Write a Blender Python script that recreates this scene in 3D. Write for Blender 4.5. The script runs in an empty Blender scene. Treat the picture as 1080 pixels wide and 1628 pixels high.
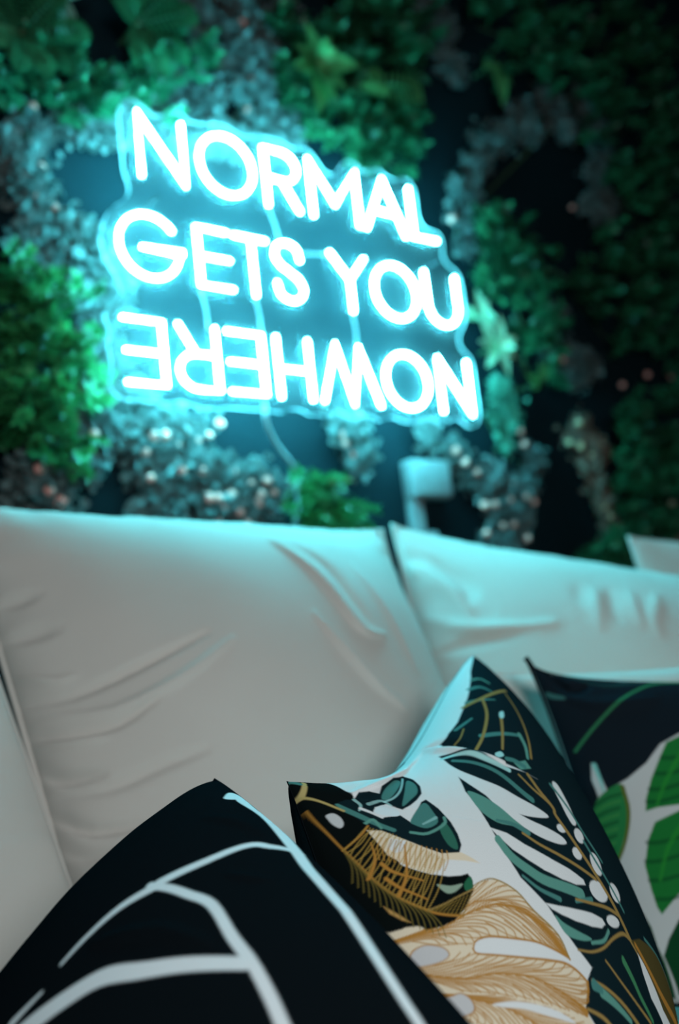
import bpy, bmesh, math, random
import numpy as np
from mathutils import Vector, Matrix

scene = bpy.context.scene
COL = scene.collection
random.seed(7)

# ---------------------------------------------------------------- camera, world, lights, exposure
cam_data = bpy.data.cameras.new('camera')
camera = bpy.data.objects.new('camera', cam_data); COL.objects.link(camera)
rot = Matrix([[0.782304, -0.001, -0.622896], [-0.613448, -0.174757, -0.770157], [-0.108085, 0.984611, -0.137327]])
camera.matrix_world = Matrix.Translation((0.0, -1.555, 0.85)) @ rot.to_4x4()
cam_data.sensor_fit = 'VERTICAL'; cam_data.sensor_height = 36.0; cam_data.sensor_width = 24.0
cam_data.lens = 35.0
cam_data.clip_start = .02
cam_data.dof.use_dof = True
cam_data.dof.focus_distance = .74
cam_data.dof.aperture_fstop = 3.1
scene.camera = camera

world = bpy.data.worlds.new('world'); scene.world = world; world.use_nodes = True
world.node_tree.nodes['Background'].inputs[0].default_value = (.35, .85, 1.0, 1)
world.node_tree.nodes['Background'].inputs[1].default_value = .06

def area_light(name, loc, target, size, power, color, shape='DISK', spread=180):
    d = bpy.data.lights.new(name, 'AREA'); d.shape = shape; d.size = size; d.energy = power; d.color = color
    d.spread = math.radians(spread)
    o = bpy.data.objects.new(name, d); COL.objects.link(o); o.location = loc
    o.rotation_euler = (Vector(target) - Vector(loc)).to_track_quat('-Z', 'Y').to_euler()
    return o
area_light('room_lamp', (.02, -2.35, 1.38), (.72, -.5, .75), .6, 19.8, (.90, 1.0, 1.03))

scene.view_settings.view_transform = 'Standard'
scene.view_settings.look = 'None'
scene.view_settings.exposure = 0.0
scene.view_settings.gamma = 1.0
scene.view_settings.use_curve_mapping = False
scene.cycles.use_denoising = True
scene.cycles.max_bounces = 6
scene.cycles.transparent_max_bounces = 8
scene.cycles.sample_clamp_indirect = 4.0

TUBE_COLOR = (.10, .83, 1.0)
TUBE_STRENGTH = 205.0

# ---------------------------------------------------------------- materials
def material(name, color, rough=.7, spec=.3, vary=0.0, bump=0.0, bump_scale=300, noise=0.0, noise_scale=8, translucent=0.0, attribute=None, sheen=0.0):
    m = bpy.data.materials.new(name); m.use_nodes = True
    nt = m.node_tree; b = nt.nodes['Principled BSDF']; L = nt.links.new
    b.inputs['Roughness'].default_value = rough; b.inputs['Specular IOR Level'].default_value = spec
    if sheen: b.inputs['Sheen Weight'].default_value = sheen
    rgb = nt.nodes.new('ShaderNodeRGB'); rgb.outputs[0].default_value = (*color, 1); out = rgb.outputs[0]
    if attribute:
        a = nt.nodes.new('ShaderNodeAttribute'); a.attribute_name = attribute; out = a.outputs['Color']
    if noise or vary:
        tc = nt.nodes.new('ShaderNodeTexCoord'); hs = nt.nodes.new('ShaderNodeHueSaturation'); L(out, hs.inputs['Color'])
        n = nt.nodes.new('ShaderNodeTexNoise'); n.inputs['Scale'].default_value = noise_scale; n.inputs['Detail'].default_value = 4
        L(tc.outputs['Object'], n.inputs['Vector'])
        mr = nt.nodes.new('ShaderNodeMapRange'); L(n.outputs['Fac'], mr.inputs[0])
        mr.inputs[1].default_value = .3; mr.inputs[2].default_value = .7
        mr.inputs[3].default_value = 1 - noise; mr.inputs[4].default_value = 1 + noise
        val = mr.outputs[0]
        if vary:
            oi = nt.nodes.new('ShaderNodeObjectInfo'); m2 = nt.nodes.new('ShaderNodeMapRange'); L(oi.outputs['Random'], m2.inputs[0])
            m2.inputs[3].default_value = 1 - vary; m2.inputs[4].default_value = 1 + vary
            mu = nt.nodes.new('ShaderNodeMath'); mu.operation = 'MULTIPLY'; L(val, mu.inputs[0]); L(m2.outputs[0], mu.inputs[1]); val = mu.outputs[0]
        L(val, hs.inputs['Value']); out = hs.outputs[0]
    L(out, b.inputs['Base Color'])
    if bump:
        tc = nt.nodes.new('ShaderNodeTexCoord'); n = nt.nodes.new('ShaderNodeTexNoise'); n.inputs['Scale'].default_value = bump_scale
        n.inputs['Detail'].default_value = 3; L(tc.outputs['Object'], n.inputs['Vector'])
        bp = nt.nodes.new('ShaderNodeBump'); bp.inputs['Strength'].default_value = bump; bp.inputs['Distance'].default_value = .001
        L(n.outputs['Fac'], bp.inputs['Height']); L(bp.outputs[0], b.inputs['Normal'])
    if translucent:
        t = nt.nodes.new('ShaderNodeBsdfTranslucent'); L(out, t.inputs['Color'])
        mx = nt.nodes.new('ShaderNodeMixShader'); mx.inputs[0].default_value = translucent
        L(b.outputs[0], mx.inputs[1]); L(t.outputs[0], mx.inputs[2]); L(mx.outputs[0], nt.nodes['Material Output'].inputs['Surface'])
    return m

M = {}
M['wall'] = material('wall_paint', (.003, .0115, .0155), .85, .1, noise=.12, noise_scale=3, bump=.15, bump_scale=60)
M['floor'] = material('floor_boards', (.06, .045, .035), .6, .3, noise=.3, noise_scale=5)
M['beige'] = material('beige_cotton', (.56, .50, .455), .9, .1, noise=.035, noise_scale=5, bump=.25, bump_scale=700, sheen=.05)
M['sofa'] = material('beige_sofa_cloth', (.46, .41, .37), .9, .1, noise=.05, noise_scale=6, bump=.25, bump_scale=600)
M['print'] = material('printed_cotton', (.7, .7, .7), .95, 0.0, attribute='print', bump=.25, bump_scale=900)
M['black_cloth'] = material('black_cotton', (.004, .006, .0075), .95, 0.0, bump=.25, bump_scale=900)
M['white_cloth'] = material('white_cotton', (.72, .71, .69), .9, .1, bump=.25, bump_scale=900)
M['plastic'] = material('white_plastic', (.20, .205, .21), .45, .4, noise=.02)
M['dark_steel'] = material('dark_steel', (.03, .035, .04), .5, .2, noise=.02)
M['cord'] = material('clear_cord', (.34, .38, .40), .4, .4, noise=.02)
M['steel'] = material('steel', (.6, .62, .63), .3, .5, noise=.02)
M['leaf_box'] = material('boxwood_leaf', (.03, .21, .10), .35, .5, vary=.6, noise=.3, noise_scale=30, translucent=.25)
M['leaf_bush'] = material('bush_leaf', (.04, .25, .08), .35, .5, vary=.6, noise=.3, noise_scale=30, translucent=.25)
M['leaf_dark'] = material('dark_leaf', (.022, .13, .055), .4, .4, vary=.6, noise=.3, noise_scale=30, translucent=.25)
M['leaf_bright'] = material('bright_leaf', (.035, .24, .075), .4, .5, vary=.3, noise=.25, noise_scale=30, translucent=.25)
M['leaf_coin'] = material('grey_leaf', (.135, .165, .16), .7, .25, vary=.25, noise=.2, noise_scale=40, translucent=.35)
M['leaf_coin_green'] = material('creeper_leaf', (.06, .22, .15), .5, .4, vary=.3, noise=.2, noise_scale=40, translucent=.2)
M['leaf_brown'] = material('dried_leaf', (.20, .13, .10), .8, .2, vary=.35, noise=.2, noise_scale=40, translucent=.15)
M['leaf_fern'] = material('fern_leaf', (.022, .15, .06), .45, .4, vary=.35, noise=.2, noise_scale=30, translucent=.25)
M['leaf_lime'] = material('lime_leaf', (.10, .38, .13), .45, .4, vary=.2, noise=.2, noise_scale=25, translucent=.3)
M['leaf_succulent'] = material('succulent_leaf', (.42, .64, .42), .5, .4, vary=.15, noise=.2, noise_scale=25, translucent=.1)
M['leaf_pale'] = material('pale_leaf', (.22, .42, .33), .4, .5, noise=.2, noise_scale=25, translucent=.25)
M['stem'] = material('plant_stem', (.05, .09, .04), .7, .2, noise=.2)
M['berry'] = material('pink_berry', (.95, .38, .32), .6, .3, vary=.15, noise=.1)
M['berry_ochre'] = material('ochre_berry', (.62, .42, .26), .6, .3, vary=.2, noise=.1)

def glow_material():
    m = bpy.data.materials.new('neon_tube'); m.use_nodes = True; nt = m.node_tree
    nt.nodes.remove(nt.nodes['Principled BSDF'])
    e = nt.nodes.new('ShaderNodeEmission'); e.inputs[0].default_value = (*TUBE_COLOR, 1); e.inputs[1].default_value = TUBE_STRENGTH
    nt.links.new(e.outputs[0], nt.nodes['Material Output'].inputs['Surface']); return m
M['tube'] = glow_material()

def acrylic(name, clear, tint):
    """clear sheet that scatters a share of the light passing through it"""
    m = bpy.data.materials.new(name); m.use_nodes = True; nt = m.node_tree; L = nt.links.new
    p = nt.nodes['Principled BSDF']; p.inputs['Base Color'].default_value = (*tint, 1); p.inputs['Roughness'].default_value = .35
    tl = nt.nodes.new('ShaderNodeBsdfTranslucent'); tl.inputs[0].default_value = (*tint, 1)
    m1 = nt.nodes.new('ShaderNodeMixShader'); m1.inputs[0].default_value = .5; L(p.outputs[0], m1.inputs[1]); L(tl.outputs[0], m1.inputs[2])
    tr = nt.nodes.new('ShaderNodeBsdfTransparent'); m2 = nt.nodes.new('ShaderNodeMixShader'); m2.inputs[0].default_value = clear
    L(m1.outputs[0], m2.inputs[1]); L(tr.outputs[0], m2.inputs[2]); L(m2.outputs[0], nt.nodes['Material Output'].inputs['Surface'])
    return m
M['sheet'] = acrylic('acrylic_sheet', .965, (.8, .9, .92))
M['sheet_edge'] = acrylic('acrylic_edge', .55, (.85, .95, .97))

# ---------------------------------------------------------------- helpers
def mesh_object(name, verts, faces, mat, parent=None, smooth=True):
    me = bpy.data.meshes.new(name); me.from_pydata([tuple(v) for v in verts], [], faces); me.update()
    if smooth: me.polygons.foreach_set('use_smooth', [True] * len(me.polygons))
    if mat: me.materials.append(mat)
    return link(name, me, parent)

def link(name, me, parent=None):
    o = bpy.data.objects.new(name, me); COL.objects.link(o)
    if parent: o.parent = parent
    return o

def thing(name, label, category, loc=(0, 0, 0), group=None):
    o = bpy.data.objects.new(name, None); COL.objects.link(o); o.location = loc; o.empty_display_size = .05
    tag(o, label, category, group); return o

def tag(o, label, category, group=None):
    o['label'] = label; o['category'] = category
    if group: o['group'] = group

def local(parent, pts):
    return [tuple(Vector(p) - parent.location) for p in pts]

class Mesh:
    def __init__(self): self.v = []; self.f = []
    def box(self, lo, hi, bevel=0.0):
        bm = bmesh.new(); bmesh.ops.create_cube(bm, size=1)
        for v in bm.verts: v.co = Vector([(l + h) / 2 + c * (h - l) for l, h, c in zip(lo, hi, v.co)])
        if bevel: bmesh.ops.bevel(bm, geom=bm.edges[:], offset=bevel, segments=3, affect='EDGES', profile=.5)
        self.take(bm); return self
    def take(self, bm):
        bm.verts.ensure_lookup_table(); n = len(self.v); bm.verts.index_update()
        self.v += [tuple(v.co) for v in bm.verts]; self.f += [[n + v.index for v in f.verts] for f in bm.faces]; bm.free()
    def tube(self, pts, r, sides=8, caps=True, taper=None):
        pts = [Vector(p) for p in pts]; n0 = len(self.v); N = len(pts); closed = (pts[0] - pts[-1]).length < 1e-5
        if closed: pts = pts[:-1]; N -= 1
        ref = None
        for i, p in enumerate(pts):
            a = pts[i - 1] if (i or closed) else p; b = pts[(i + 1) % N] if (i < N - 1 or closed) else p
            d = (b - a).normalized()
            if ref is None: ref = Vector((0, 1, 0)) if abs(d.y) < .9 else Vector((1, 0, 0))
            x = (ref - d * ref.dot(d)).normalized(); y = d.cross(x); ref = x
            rr = r if taper is None else r * taper[i]
            # keep the width through a mitred corner
            if 0 < i < N - 1 or closed:
                e = (p - a).normalized(); c = max(.55, math.sqrt(max(0, (1 + e.dot((b - p).normalized())) / 2)))
            else: c = 1
            for k in range(sides):
                t = 2 * math.pi * k / sides
                self.v.append(tuple(p + x * math.cos(t) * rr + y * math.sin(t) * rr / c))
        for i in range(N if closed else N - 1):
            for k in range(sides):
                a = n0 + i * sides + k; b = n0 + i * sides + (k + 1) % sides
                c = n0 + ((i + 1) % N) * sides
                self.f.append([a, b, c + (k + 1) % sides, c + k])
        if caps and not closed:
            for end, s in ((0, -1), (N - 1, 1)):
                p = pts[end]; q = pts[1] if end == 0 else pts[-2]; d = (p - q).normalized()
                rr = r if taper is None else r * taper[end]
                base = n0 + end * sides; ring = len(self.v)
                for k in range(sides): self.v.append(tuple(p + (Vector(self.v[base + k]) - p) * .7 + d * rr * .7))
                tip = len(self.v); self.v.append(tuple(p + d * rr))
                for k in range(sides):
                    a, b, c, e = base + k, base + (k + 1) % sides, ring + (k + 1) % sides, ring + k
                    self.f.append([a, b, c, e] if s > 0 else [b, a, e, c]); self.f.append([e, c, tip] if s > 0 else [c, e, tip])
        return self
    def leaf(self, base, direction, normal, length, width, cup=.12, droop=.1, rows=3, tip=.0):
        """a folded, slightly curled leaf blade"""
        base = Vector(base); d = Vector(direction).normalized(); n = Vector(normal); n = (n - d * n.dot(d))
        n = n.normalized() if n.length > 1e-4 else d.orthogonal().normalized(); s = d.cross(n); i0 = len(self.v)
        prof = [math.sin(math.pi * (.08 + .92 * (t / rows)) ** .85) for t in range(rows + 1)]
        for t in range(rows + 1):
            f = t / rows; w = width / 2 * max(prof[t], .06 if t < rows else tip); c = base + d * length * f - n * droop * length * f * f
            for k in (-1, 0, 1): self.v.append(tuple(c + s * w * k + n * (cup * width * abs(k) * prof[t])))
        for t in range(rows):
            a = i0 + t * 3
            self.f.append([a, a + 1, a + 4, a + 3]); self.f.append([a + 1, a + 2, a + 5, a + 4])
        return self
    def disc(self, c, n, r, cup=.25, sides=7):
        c = Vector(c); n = Vector(n).normalized(); x = n.orthogonal().normalized(); y = n.cross(x); i0 = len(self.v)
        self.v.append(tuple(c - n * r * cup))
        for k in range(sides):
            t = 2 * math.pi * k / sides; self.v.append(tuple(c + (x * math.cos(t) + y * math.sin(t)) * r * (1 + .12 * math.sin(3 * t))))
        for k in range(sides): self.f.append([i0, i0 + 1 + k, i0 + 1 + (k + 1) % sides])
        return self
    def mesh(self, name, mat, smooth=True):
        me = bpy.data.meshes.new(name); me.from_pydata(self.v, [], self.f); me.update()
        if smooth: me.polygons.foreach_set('use_smooth', [True] * len(me.polygons))
        me.materials.append(mat); return me
    def build(self, name, mat, parent=None, smooth=True):
        return link(name, self.mesh(name, mat, smooth), parent)

# ---- soft goods: a pillow surface spanned by four corners -------------------------------
def polyline_distance(P, line):
    """distance of points P (N,2) to a polyline (M,2) and the position 0..1 along it"""
    line = np.asarray(line, float)
    best = np.full(len(P), 1e9); along = np.zeros(len(P))
    seg = np.linalg.norm(np.diff(line, axis=0), axis=1); tot = max(seg.sum(), 1e-9); acc = 0.0
    for a, b, l in zip(line[:-1], line[1:], seg):
        d = b - a
        t = np.clip(((P - a) @ d) / max(d @ d, 1e-12), 0, 1)
        q = np.hypot(P[:, 0] - a[0] - t * d[0], P[:, 1] - a[1] - t * d[1])
        m = q < best
        best[m] = q[m]; along[m] = ((acc + t * l) / tot)[m]
        acc += l
    return best, along


def soft_noise(x, y, seed, n=14, f0=1.0, f1=6.0):
    r = np.random.RandomState(seed); out = np.zeros_like(x)
    for _ in range(n):
        f = f0 * (f1 / f0) ** r.rand(); a = r.rand() * 6.283; p = r.rand() * 6.283
        out += np.sin(6.283 * f * (x * math.cos(a) + y * math.sin(a)) + p) / (f / f0) ** 0.8
    return out / math.sqrt(n)


def pillow_points(s, u, v, side):
    """points of the cover at u, v (0..1); side +1 is the face, -1 the back"""
    c00, c10, c11, c01 = [np.asarray(c, float) for c in s['corners']]
    eu = np.linalg.norm(c10 - c00); ev = np.linalg.norm(c01 - c00)
    n = np.cross(c10 - c00, c01 - c00); n /= np.linalg.norm(n)
    n = -n                                              # u runs right, v down: the face looks at the room
    a = np.clip(1 - (2 * u - 1) ** 2, 0, 1); b = np.clip(1 - (2 * v - 1) ** 2, 0, 1)
    k0, k1, k2, k3 = s['pull'] if isinstance(s['pull'], tuple) else (s['pull'],) * 4      # how far each seam is drawn in
    e0, e2 = s.get('skew', (1, 1))                                     # where along the first two seams the draw is deepest
    b0 = b ** .8 if e0 == 1 else np.sin(np.pi * np.clip(v, 0, 1) ** e0)
    a2 = a ** .8 if e2 == 1 else np.sin(np.pi * np.clip(u, 0, 1) ** e2)
    uu = .5 + (u - .5) * (1 - k0 * (1 - u) * b0 - k1 * u * b ** .8); vv = .5 + (v - .5) * (1 - k2 * (1 - v) * a2 - k3 * v * a ** .8)
    P = ((1 - uu) * (1 - vv))[:, None] * c00 + (uu * (1 - vv))[:, None] * c10 \
        + (uu * vv)[:, None] * c11 + ((1 - uu) * vv)[:, None] * c01
    h = s['thick'] / 2 * (a * b) ** s.get('power', .5)
    if side < 0: h = h * s.get('back', 1.0)
    m = np.minimum(np.minimum(u, 1 - u) * eu, np.minimum(v, 1 - v) * ev)       # metres to the nearest seam
    q = np.stack([u * eu, v * ev], -1)
    near = np.exp(-m / .035) * np.clip(m / .01, 0, 1)
    ang = np.where(np.minimum(u, 1 - u) * eu < np.minimum(v, 1 - v) * ev, q[:, 1], q[:, 0])
    h = h + near * s.get('pucker', .004) * soft_noise(ang, m * .25, s['seed'], 12, 6, 30)
    h = h + s.get('rumple', .003) * soft_noise(q[:, 0], q[:, 1], s['seed'] + 5, 16, 1.5, 9) * np.clip(m / .06, 0, 1)
    if side > 0:
        for line, w, hh in s.get('creases', ()):
            d, t = polyline_distance(q, np.asarray(line) * (eu, ev))
            tap = np.sin(np.pi * np.clip(t * .9 + .05, 0, 1)) ** .6
            h = h + hh * tap * np.exp(-(d / (w * (.5 + .5 * tap))) ** 2)
    sag = s.get('sag', 0)
    P = P + (side * h)[:, None] * n
    if sag: P[:, 2] -= sag * a * np.clip(v, 0, 1) ** 2
    return P


def spaced(n, k=.55):
    t = np.linspace(0, 1, n)
    return (1 - k) * t + k * (1 - np.cos(np.pi * t)) / 2


# ---- flat prints: shapes in the cover's own u, v ---------------------------------------
def polygon_mask(P, poly, soft):
    poly = np.asarray(poly, float)
    lo = poly.min(0) - 2 * soft; hi = poly.max(0) + 2 * soft
    idx = np.where((P[:, 0] > lo[0]) & (P[:, 0] < hi[0]) & (P[:, 1] > lo[1]) & (P[:, 1] < hi[1]))[0]
    if not len(idx): return idx, np.zeros(0)
    Q = P[idx]; inside = np.zeros(len(idx), bool)
    for a, b in zip(poly, np.roll(poly, -1, 0)):
        c = ((a[1] > Q[:, 1]) != (b[1] > Q[:, 1])) & \
            (Q[:, 0] < (b[0] - a[0]) * (Q[:, 1] - a[1]) / (b[1] - a[1] + 1e-15) + a[0])
        inside ^= c
    d, _ = polyline_distance(Q, np.vstack([poly, poly[:1]]))
    return idx, np.clip(.5 + np.where(inside, d, -d) / soft, 0, 1)


def stroke_mask(P, line, w0, w1, soft):
    line = np.asarray(line, float); w = max(w0, w1) + 2 * soft
    lo = line.min(0) - w; hi = line.max(0) + w
    idx = np.where((P[:, 0] > lo[0]) & (P[:, 0] < hi[0]) & (P[:, 1] > lo[1]) & (P[:, 1] < hi[1]))[0]
    if not len(idx): return idx, np.zeros(0)
    d, t = polyline_distance(P[idx], line)
    return idx, np.clip(.5 + ((w0 + (w1 - w0) * t) / 2 - d) / soft, 0, 1)


def smooth(line, n=4, closed=False):
    """Catmull-Rom through the points"""
    p = np.asarray(line, float)
    if len(p) < 3: return p
    p = np.vstack([p[-1], p, p[0], p[1]]) if closed else np.vstack([2 * p[0] - p[1], p, 2 * p[-1] - p[-2]])
    out = []
    for i in range(1, len(p) - 2):
        for t in np.linspace(0, 1, n, endpoint=False):
            a, b, c, d = p[i - 1:i + 3]
            out.append(.5 * (2 * b + (c - a) * t + (2 * a - 5 * b + 4 * c - d) * t * t + (3 * b - a - 3 * c + d) * t ** 3))
    if not closed: out.append(p[-2])
    return np.array(out)


def paint(q, base, shapes, soft=.0012):
    """q: cover points in metres; shapes drawn in order"""
    col = np.tile(np.array(base, float), (len(q), 1))
    for kind, pts, color, w0, w1, alpha in shapes:
        pts = np.asarray(pts, float)
        if kind == 'p': i, m = polygon_mask(q, smooth(pts, 4, True), soft)
        elif kind == 'P': i, m = polygon_mask(q, pts, soft)
        else: i, m = stroke_mask(q, smooth(pts, 4), w0, w1, soft)
        if len(i):
            m = (m * alpha)[:, None]
            col[i] = col[i] * (1 - m) + np.array(color) * m
    return col

# ---------------------------------------------------------------- data: soft goods, prints, sign, planting
PILLOWS = {
    'left': dict(corners=[(.4102,-.26,1.0918),(1.1349,-.26,1.0466),(.958,-.68,.41),(.41,-.68,.41)], thick=0.32, pull=(0.02, 0.05, 0.05, 0.05), power=0.62, seed=3, pucker=0.004, rumple=0.0022, back=0.7,
        creases=[([(.002,.4467),(.0133,.4574),(.0247,.468),(.039,.477),(.0584,.4844),(.0808,.4902),(.103,.4924),(.1238,.4893),(.1444,.4826),(.165,.4759)],.0048,-.009),([(.002,.3968),(.0206,.4066),(.0393,.4163),(.0617,.4225),(.0891,.4235),(.1203,.421),(.1554,.4158),(.1957,.4076),(.2398,.3967),(.2839,.3859)],.0057,-.009),([(.0054,.4668),(.018,.4751),(.0306,.4834),(.0433,.4905),(.0561,.4954),(.0691,.4991),(.082,.5028)],.0054,.006),([(.004,.5067),(.0104,.5159),(.0169,.5252),(.0253,.5336),(.037,.5406),(.0506,.5468),(.0643,.553)],.0053,-.0135),([(.002,.5676),(.0123,.5846),(.0226,.6015),(.0359,.6159),(.0542,.626),(.0754,.6336),(.0967,.6412)],.0045,-.012),([(.002,.6146),(.0084,.6244),(.0147,.6342),(.0219,.6425),(.0305,.6483),(.0399,.6526),(.0493,.6569)],.0045,-.0075),([(.0042,.3513),(.0153,.364),(.0264,.3767),(.0374,.3863),(.0481,.3909),(.0587,.3924),(.0693,.394)],.005,.006),([(.0034,.2833),(.0104,.2872),(.0175,.2911),(.0264,.2949),(.0385,.2986),(.0525,.3023),(.0665,.306)],.0103,-.0105),([(.0122,.221),(.0195,.2244),(.0269,.2279),(.0346,.2304),(.043,.2314),(.0519,.2315),(.0607,.2316)],.009,-.0075),([(.002,.5438),(.0251,.5548),(.0481,.5659),(.0715,.5736),(.0956,.5758),(.12,.5748),(.144,.5738),(.1673,.5741),(.1903,.5745),(.2132,.5749)],.0073,-.0075),([(.0119,.4336),(.0406,.4478),(.0692,.462),(.1006,.4702),(.1367,.4696),(.1756,.463),(.2138,.4532),(.2502,.4401),(.2859,.4237),(.3217,.4074)],.0056,.006),([(.5395,.1531),(.553,.1925),(.5666,.232),(.5784,.2696),(.5872,.3064),(.5943,.3414),(.6016,.3698),(.6086,.389),(.6158,.4016),(.627,.4102),(.6447,.4143),(.6663,.4145),(.6879,.4146)],.0067,.012),([(.5969,.1656),(.6118,.1871),(.6266,.2086),(.6382,.2329),(.6441,.2628),(.6466,.2955),(.6496,.3249),(.6545,.348),(.6598,.3678),(.6652,.3876)],.012,-.006),([(.5172,.3717),(.5261,.3976),(.535,.4235),(.5464,.4492),(.5617,.476),(.5795,.5027),(.5983,.5254),(.6181,.5417),(.6389,.554),(.6597,.5664)],.0062,.009),([(.73,.2148),(.737,.2642),(.744,.3135),(.7498,.3596),(.7535,.4002),(.7561,.4376),(.7586,.4749)],.0138,.006)]),
    'right': dict(corners=[(1.1548,-.27,1.0525),(1.729,-.65,.863),(1.55,-.98,.42),(.975,-.53,.46)], thick=0.3, pull=(0.02, 0.06, 0.06, 0.06), power=0.6, seed=8, pucker=0.006, rumple=0.003, back=0.7,
        creases=[([(.002,.1302),(.0176,.1514),(.0333,.1726),(.0478,.1944),(.0617,.2177),(.0745,.2416),(.0839,.2646),(.0881,.2857),(.089,.3057),(.0898,.3258)],.0163,.01),([(.0632,.1203),(.0797,.1536),(.0961,.1869),(.1069,.2164),(.1082,.2396),(.1039,.259),(.0996,.2784)],.0142,-.008),([(.0185,.2975),(.0371,.3164),(.0557,.3353),(.0791,.3508),(.1118,.362),(.1492,.3699),(.1823,.3739),(.2067,.3725),(.2268,.3671),(.2469,.3618)],.0136,.009),([(.025,.3999),(.0562,.3963),(.0874,.3928),(.1191,.3892),(.1517,.3857),(.1847,.3822),(.2178,.3787)],.0115,-.008),([(.3746,.2305),(.3655,.2617),(.3565,.2929),(.3488,.3211),(.3434,.3444),(.3394,.3646),(.3354,.3849)],.0106,.004),([(.4118,.2248),(.4028,.2532),(.3937,.2816),(.3868,.3072),(.3834,.328),(.3821,.3459),(.3808,.3638)],.0096,-.003),([(.4503,.2334),(.4434,.2616),(.4366,.2899),(.4311,.3153),(.4279,.3361),(.426,.3541),(.4242,.3721)],.0105,.004),([(.5145,.2344),(.4946,.2741),(.4747,.3138),(.4602,.347),(.4547,.3694),(.4545,.3852),(.4544,.4011)],.0114,.004),([(.3365,.2217),(.323,.299)],.0098,-.0025)]),
    'near': dict(corners=[(-.3,-.4,1.07),(.3807,-.4,.9486),(.4141,-.65,.5175),(-.25,-.66,.41)], thick=0.1, pull=(0.05, 0, 0.05, 0.05), power=0.6, seed=13, pucker=0.003, rumple=0.002, back=0.7,
        creases=[]),
    'far': dict(corners=[(1.7036,-.36,1.0111),(2.36,-.62,.93),(2.33,-.68,.42),(1.7,-.42,.42)], thick=0.1, pull=0.04, power=0.42, seed=21, pucker=0.003, rumple=0.002, back=0.7,
        creases=[]),
    'lumbar': dict(corners=[(.93,-.66,.8),(1.36,-.84,.775),(1.32,-.95,.42),(.89,-.77,.42)], thick=0.14, pull=0.05, power=0.45, seed=31, pucker=0.003, rumple=0.002, back=0.8,
        creases=[]),
    'white': dict(corners=[(.8224,-.749,.8279),(.747,-1.002,.4768),(.367,-1.1622,.4048),(.4424,-.9092,.7559)], thick=0.2, pull=(0.24, 0.0, 0.09, 0.04), skew=(1.55, 1), power=0.45, seed=44, pucker=0.004, rumple=0.002,
        creases=[([(.0641,.9184),(.0399,.8031),(.0157,.6879),(.002,.6063),(.0044,.5811),(.0174,.5895),(.0345,.5971),(.054,.5933),(.0776,.5886),(.1044,.58),(.135,.5652),(.1688,.5464),(.2025,.5277)],.0047,.007),([(.002,.5771),(.0102,.5663),(.0184,.5556),(.0308,.5479),(.0503,.5454),(.0741,.5459),(.0978,.5465)],.0049,-.008)]),
    'black': dict(corners=[(.4206,-.8399,.7572),(.3495,-1.2155,.6375),(.104,-1.2198,.4645),(.1752,-.8442,.5841)], thick=0.18, pull=(0.03, 0.03, -0.06, 0.03), power=0.44, seed=55, pucker=0.003, rumple=0.0015,
        creases=[([(.2861,.1182),(.3085,.1002),(.331,.0821),(.3541,.0673),(.3785,.0578),(.4035,.0516),(.4286,.0453)],.0057,.003),([(.3975,.4309),(.4295,.3939),(.4614,.3569),(.4932,.3252),(.5246,.3022),(.5559,.2845),(.5871,.2668)],.0047,.003),([(.4782,.1678),(.543,.112)],.0036,.002)]),
    'dark': dict(corners=[(.9232,-.7377,.8174),(1.1769,-.9953,.7469),(1.0995,-1.13,.3972),(.8458,-.8725,.4677)], thick=0.14, pull=(0.08, 0.08, 0.12, 0.08), skew=(1, 0.42), power=0.5, seed=66, pucker=0.003, rumple=0.003,
        creases=[([(.0521,.005),(.0634,.0304),(.0746,.0559),(.0891,.0714),(.109,.0705),(.1321,.0597),(.1552,.0489)],.0074,-.01),([(.0641,.1138),(.0971,.1218),(.1301,.1299),(.1698,.1322),(.2208,.125),(.2786,.112),(.3364,.0991)],.01,.005)]),
}

PRINT_BLACK = [
('s',[(.0841,.012),(.0659,.0036),(.0926,.0065),(.1243,.0035),(.1787,.0074),(.2119,.0108),(.2561,.0122),(.2673,.0127),(.3036,.0167),(.3336,.0199),(.3493,.0213),(.3629,.0236)],(.7,.7,.71),.0078,.0039,1),
('s',[(.1832,.0071),(.1774,.0188),(.1706,.0271),(.1678,.0536),(.158,.0834)],(.7,.7,.71),.0054,.0072,1),
('s',[(.1591,.0855),(.1495,.1085),(.146,.1307),(.1452,.1501)],(.7,.7,.71),.0072,.003,1),
('s',[(.1537,.0882),(.1708,.0799),(.1885,.0736),(.2102,.0668),(.2436,.0682),(.2671,.0679),(.2916,.0702),(.31,.0733),(.3307,.0771)],(.7,.7,.71),.0053,.007,1),
('s',[(.2656,.0702),(.2377,.0933),(.2143,.1143),(.1923,.1323),(.1782,.1525),(.1629,.1786),(.1561,.1937)],(.7,.7,.71),.0076,.0132,1),
('s',[(.1495,.1661),(.1434,.1877)],(.7,.7,.71),.0024,.0054,1)]

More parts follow.
